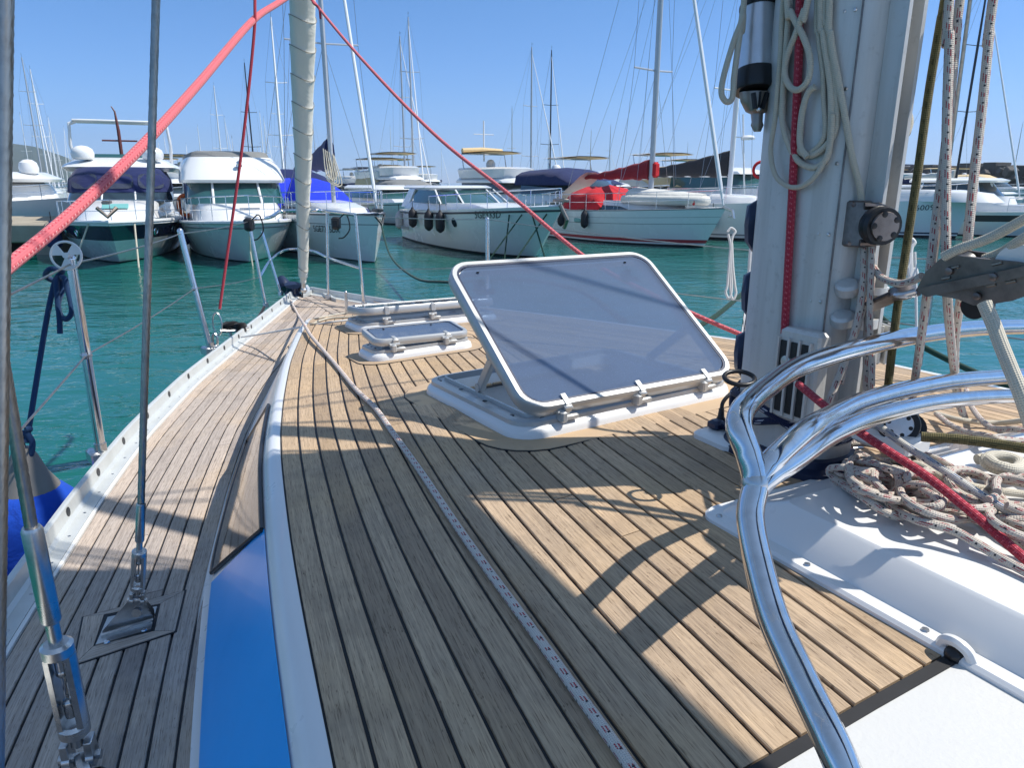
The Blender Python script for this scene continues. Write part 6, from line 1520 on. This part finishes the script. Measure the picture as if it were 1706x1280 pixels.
specs = [
 (1010, 36, 3, None, 'distant flybridge yacht with sand bimini left of the red sail cover', .88),
 (1155, 38, 3, CANVS, 'distant flybridge yacht with orange bimini above the black sail cover', .95),
 (1235, 35, 1, None, 'trawler style yacht with big side windows left of the mast', 1.15),
 (300, 40, 2, None, 'distant white yacht glimpsed between the two bow on cruisers', .95),
 (690, 44, 0, CANVG, 'small white motor boat behind the blue hooded sailing boat', .85),
 (650, 38, 1, None, 'low white motor boat glimpsed behind the blue hooded bow', .8),
 (1100, 40, 1, CANVW, 'white motor boat with pale canopy behind the dinghy', .95),
 (1560, 46, 1, None, 'white motor boat behind the olive halyard at right', .8),
 (470, 38, 0, CANVS, 'motor boat under a tan cover behind the furled headsail', .9)]
for px, Y, stl, cv, lab, z in specs:
    p = at(px, 320, Y); gen_motor((p.x-2.2, Y+4.5), (p.x+2.0, Y-3.5), lab, stl, z, cv)
# right of the mast
pw = at(1560, 330, 29.5)
b = Boat('motor_yacht', (pw.x-1.4, 31.0), (pw.x+5.2, 26.0), 'wheelhouse boat with dark windows and white roof at right', 'motor yacht'); b.hull(8.2, 2.8, 1.02, .88, [(.05, ANTI), (.60, WHITE), (.86, DARKT), (1.0, WHITE)], rake=.9)
b.block('foredeck', [(1.0,7.0,1.25,.8,.85,1.6),(1.0,6.4,1.2,.8,1.15,1.5)], WHITE)
b.block('cabin', [(1.4,4.8,1.1,.9,1.05,.8),(1.4,4.6,1.08,.88,1.47,.8)], WHITE)
b.block('wheelhouse_windows', [(1.5,4.3,1.06,.86,1.45,.7),(1.6,3.8,1.0,.8,2.0,.6)], M_glass)
for x_, y_ in ((1.55,1.05),(2.6,1.03),(3.5,.98),(3.9,.45)):
    for sg in (-1, 1):
        m = MB(); m.tube([Vector((x_, sg*y_, 1.46)), Vector((x_-.12, sg*(y_-.05), 2.0))], .04, 6); b.part(m, 'pillar', WHITE)
b.block('roof', [(1.1,4.3,1.2,1.0,1.98,.7),(1.1,4.4,1.22,1.02,2.06,.7),(1.2,4.1,1.1,.9,2.14,.7)], WHITE); b.rail(.55, .98, .5, n=4)
b = Boat('sailing_boat', (13.0, 31.5), wlp(1592, 397), 'white sailing boat lettered with a registration, seen between the halyards at right', 'sailing boat')
b.hull(b.wl+.4, 3.0, 1.42, 1.2, [(.06, ANTI), (.10, WHITE), (.14, NAVY), (1.0, WHITE)], rake=.4, flare=.12, p=1.9, tb=.75)
b.block('coachroof', [(2.0,7.3,1.2,.8,1.3,1.4),(2.0,6.9,1.12,.7,1.6,1.3),(2.2,5.9,1.0,.65,1.72,1.2)], WHITE); b.rail(.05, .99, .55, n=7, r=.012)
b.text('6009D', .82, .74, -1, .28, DARKT)
# masts and their boats, from left to right: (top x, top y, material, spreads, radius)
def H_at(px, py, Y): return at(px, py, Y).z
masts = [
 (36,95,SPAR,(.5,.75),.085,'left most tall grey mast of the marina'),(50,115,SPARW,(.45,.72),.08,'white mast beside the left most grey one'),(80,195,SPARW,(.5,),.07,'mast right of the pair at far left'),
 (33,190,SPARW,(.5,),.06,'short mast below the left most pair'),(90,222,SPARW,(.5,),.06,'low white mast above the hill slope'),(106,212,SPARW,(.55,),.05,'slim mast left of the navy banded yacht'),(41,235,SPARW,(.5,),.05,'lowest slim mast at the far left'),
 (272,222,SPARW,(.5,),.05,'short slim mast right of the navy banded yacht'),(310,240,SPARW,(.5,),.05,'short slim mast left of the flybridge cruiser'),
 (356,142,SPARW,(.40,.72),.085,'white mast above the flybridge cruiser'),(374,196,SPARW,(.45,),.06,'thin white mast above the flybridge cruiser'),(386,226,SPARK,(.5,),.06,'short dark mast above the flybridge cruiser'),
 (407,104,SPARK,(.35,.62),.09,'tall black mast above the flybridge cruiser'),(409,196,SPARK,(.5,),.07,'shorter black mast beside the tall black one'),
 (451,28,SPARW,(.34,.64),.10,'tall silver mast left of the furled headsail'),(458,134,SPARW,(.4,.7),.075,'silver mast right below the tall silver one'),(439,196,SPARW,(.5,),.07,'white mast left of the tall silver one'),(433,240,SPARW,(.5,),.05,'short faint mast left of the headsail'),
 (519,175,SPAR,(.5,),.05,'thin mast right of the furled headsail'),
 (666,60,SPAR,(.30,.62),.085,'dark grey mast, left of two above the open cruiser'),(680,28,SPAR,(.32,.70),.085,'grey mast, right of two above the open cruiser'),
 (853,180,SPART,(.5,),.06,'short tan mast behind the flybridge yacht'),(886,78,SPAR,(.25,.6),.09,'grey mast left of the black mast at centre right'),(919,83,SPARK,(.34,.62),.08,'black mast above the dark blue canopy'),
 (985,218,SPART,(.6,),.06,'short yellowish mast left of the red sail cover'),(1018,255,SPARW,(.5,),.04,'very short mast left of the red cover'),
 (1648,-40,SPARK,(.4,.7),.07,'dark mast leaning stays at far right'),(1704,205,SPAR,(.5,),.06,'short mast at the right edge above the breakwater'),
 (735,250,SPARW,(.5,),.04,'tiny mast left of the flybridge yacht'),(230,232,SPARW,(.5,),.045,'tiny mast between the navy banded yacht and the shroud')]
for i, (px, py, mt_, sps, r, lab) in enumerate(masts):
    rr = ray(px, py); ratio = rr.z/rr.y; Y = min(max((12.5-1.95)/max(ratio, .02), 33), 150); 
    if 1600 < px < 1690: Y = 40
    p = at(px, py, Y); H = p.z
    cov = [CANVN, None, CANVW, CANVG][i % 4]
    gen_sail(p.x, Y, H, 'sailing boat with '+lab, mt_, L=min(11.5, max(7.5, H*.8)), heading=math.radians(-62+12*math.sin(i*2.1)), spreads=sps, cover=cov, r=r*(1 if Y < 70 else 1.15), furl=(.05 if i % 3 else None), detail=Y < 80, rig=Y < 110)
# tall far masts filling the horizon
rf = random.Random(21)
REG = [(0,150,'over the hill at left'),(150,260,'between the left yachts'),(260,350,'left of the white flybridge cruiser roof'),(350,500,'near the furled headsail'),(500,640,'over the blue hooded boat'),(640,760,'over the open cruiser'),(760,900,'around the cream flybridge yacht'),(900,1000,'over the dark blue canopy'),(1000,1100,'over the red sail cover'),(1100,1300,'over the black sail cover'),(1300,1750,'right of the mast')]
SEEN = {}
ORD = ['one', 'another', 'third', 'fourth', 'fifth', 'sixth', 'seventh', 'eighth', 'ninth', 'tenth']
def region(px, key):
    r = [q[2] for q in REG if q[0] <= px < q[1]][0]; k = SEEN.get((key, r), 0); SEEN[(key, r)] = k+1; return r, k
def far_label(px, Y, kind):
    r, k = region(px, kind); adj = ['pale', 'grey', 'slim', 'faint', 'short', 'low', 'upright', 'small', 'plain', 'tiny', 'hazy', 'farthest'][k % 12]; return adj, r
for i in range(26):
    px = rf.choice([rf.uniform(215, 345), rf.uniform(30, 130), rf.uniform(420, 470), rf.uniform(515, 640), rf.uniform(640, 860), rf.uniform(900, 1250), rf.uniform(1480, 1700)]); Y = rf.uniform(120, 190); H = rf.uniform(9, 13.5); x = at(px, 290, Y).x
    gen_sail(x, Y, H, 'far off boat with %s bare mast %s' % far_label(px, Y, 's'), rf.choice([SPARW, SPAR, SPARW]), L=9, heading=rf.uniform(-1.5, -.6), spreads=(.6,), r=.085, furl=None, group='far sailing boats on the skyline', rig=False, detail=False)
for i in range(30):
    px = rf.choice([rf.uniform(250, 320), rf.uniform(560, 740), rf.uniform(560, 740), rf.uniform(960, 1260), rf.uniform(1480, 1700)]); Y = rf.uniform(46, 95); p = at(px, 300, Y)
    gen_motor((p.x-2, Y+4), (p.x+2, Y-4), 'distant %s white motor yacht in the rear rows, %s' % far_label(px, Y, 'm'), rf.randint(0, 3), rf.uniform(.8, 1.1), rf.choice([None, None, CANVN, CANVS]), group='motor yachts in the rear rows')
# radar pole and dish left of the mast; flag
m = MB(); a = at(1240, 330, 30); t_ = at(1238, 190, 30); m.tube([a, t_], .035, 8); rp = m.build('radar_pole', SPARW, None); tag(rp, 'white radar pole with a round scanner just left of the mast', 'radar pole')
m = MB(); m.lathe([(.0001,-.07),(.26,-.06),(.28,.02),(.2,.1),(.0001,.12)], at(1246, 230, 30), (0,0,1), 16); o = m.build('scanner', WHITE, None, 50); o.parent = rp
m = MB(); m.tube([at(1223, 228, 30), at(1246, 229, 30)], .02, 6); o = m.build('bracket', SPARW); o.parent = rp
rb_ = MB(); c = at(1268, 283, 29); rb_.tube([c+Vector((.30*math.cos(t), 0, .30*math.sin(t))) for t in [2*math.pi*i/20 for i in range(21)]], .06, 8, cap=False); tag(rb_.build('lifebuoy', CANVR, None, 60), 'red lifebuoy ring on the yacht just left of the mast', 'lifebuoy')
fl = empty('flag', at(519, 290, 34), 0, False, 'small faded red, white and green flag on a staff right of the headsail', 'flag')
c = at(519, 238, 34)-fl.location; 
for k, mt_ in enumerate((cloth('flag_green', (.10,.35,.16)), CANVW, cloth('flag_red', (.60,.06,.06)))):
    m = MB(); rows = []
    for i in range(4):
        x = (k+i/3)*.17; rows.append([Vector((c.x-x*.55, c.y+.05*math.sin(x*9), c.z+.25-x*.55)), Vector((c.x-x*.75, c.y+.04*math.sin(x*9+1), c.z-.20-x*.7))])
    m.loft([[q for q in r]+[q+Vector((0,.012,0)) for q in r[::-1]] for r in rows]); o = m.build('stripe', mt_, None, 60); o.parent = fl
m = MB(); m.tube([Vector((0,0,-1.2)), Vector((c.x*1.0, c.y, c.z+.5))], .015, 5); o = m.build('staff', SPARW); o.parent = fl
# dark green mooring lines in the foreground water
def line(pts, r, mat, lab, grp=None): tag((lambda mb: mb.build('mooring_line', mat, None, 60))(MB().tube(catmull(pts, 10), r, 8)), lab, 'mooring line', grp)
w0 = Matrix.Rotation(dboat.r.rotation_euler.z, 3, 'Z') @ dboat.pt(.98, .9, 1)+dboat.r.location
line([w0, at(650,425,16.0), at(690,462,12.5), at(740,470,10.2), at(800,468,9.0), at(870,466,8.2), cm(960,482,6.5), cm(1040,535,4.4)], .022, M_rope_green, 'dark green line drooping from the blue hooded sailing boat towards the big hatch')
line([cm(1080,585,3.1), cm(1130,560,3.2), cm(1190,528,3.4), cm(1250,480,3.7), cm(1330,430,4.2)], .012, M_rope_green, 'dark green line rising behind the mast from the hatch')
line([cm(1395,405,14), cm(1405,440,6), cm(1440,500,3.0), cm(1510,560,2.9), cm(1580,600,2.8), cm(1680,645,2.6), cm(1800,700,2.5), W(-1.2, 1.62, .82)], .012, M_rope_green, 'dark green twisted line beyond the deck right of the mast')
# person on a far boat
# ---------------------------------------------------------------- the air: thin haze over the whole harbour
m = MB(); m.box((0, 700, 57), (5000, 2300, 120)); hz = m.build('haze', None, None, 0)
hz.data.materials.clear(); k = NM('haze_air'); v = k.n('ShaderNodeVolumePrincipled'); v.inputs['Density'].default_value = .00035; v.inputs['Color'].default_value = (.72, .82, .95, 1); v.inputs['Anisotropy'].default_value = .3
k.l(v.outputs[0], k.out.inputs['Volume']); hz.data.materials.append(k.m); tag(hz, 'thin blue haze over the harbour', kind='stuff')

# no deeper than thing > part > sub-part
for o in list(bpy.data.objects):
    while o.parent and o.parent.parent and o.parent.parent.parent:
        p = o.parent; mi = p.matrix_parent_inverse.copy(); o.parent = p.parent; o.matrix_parent_inverse = mi
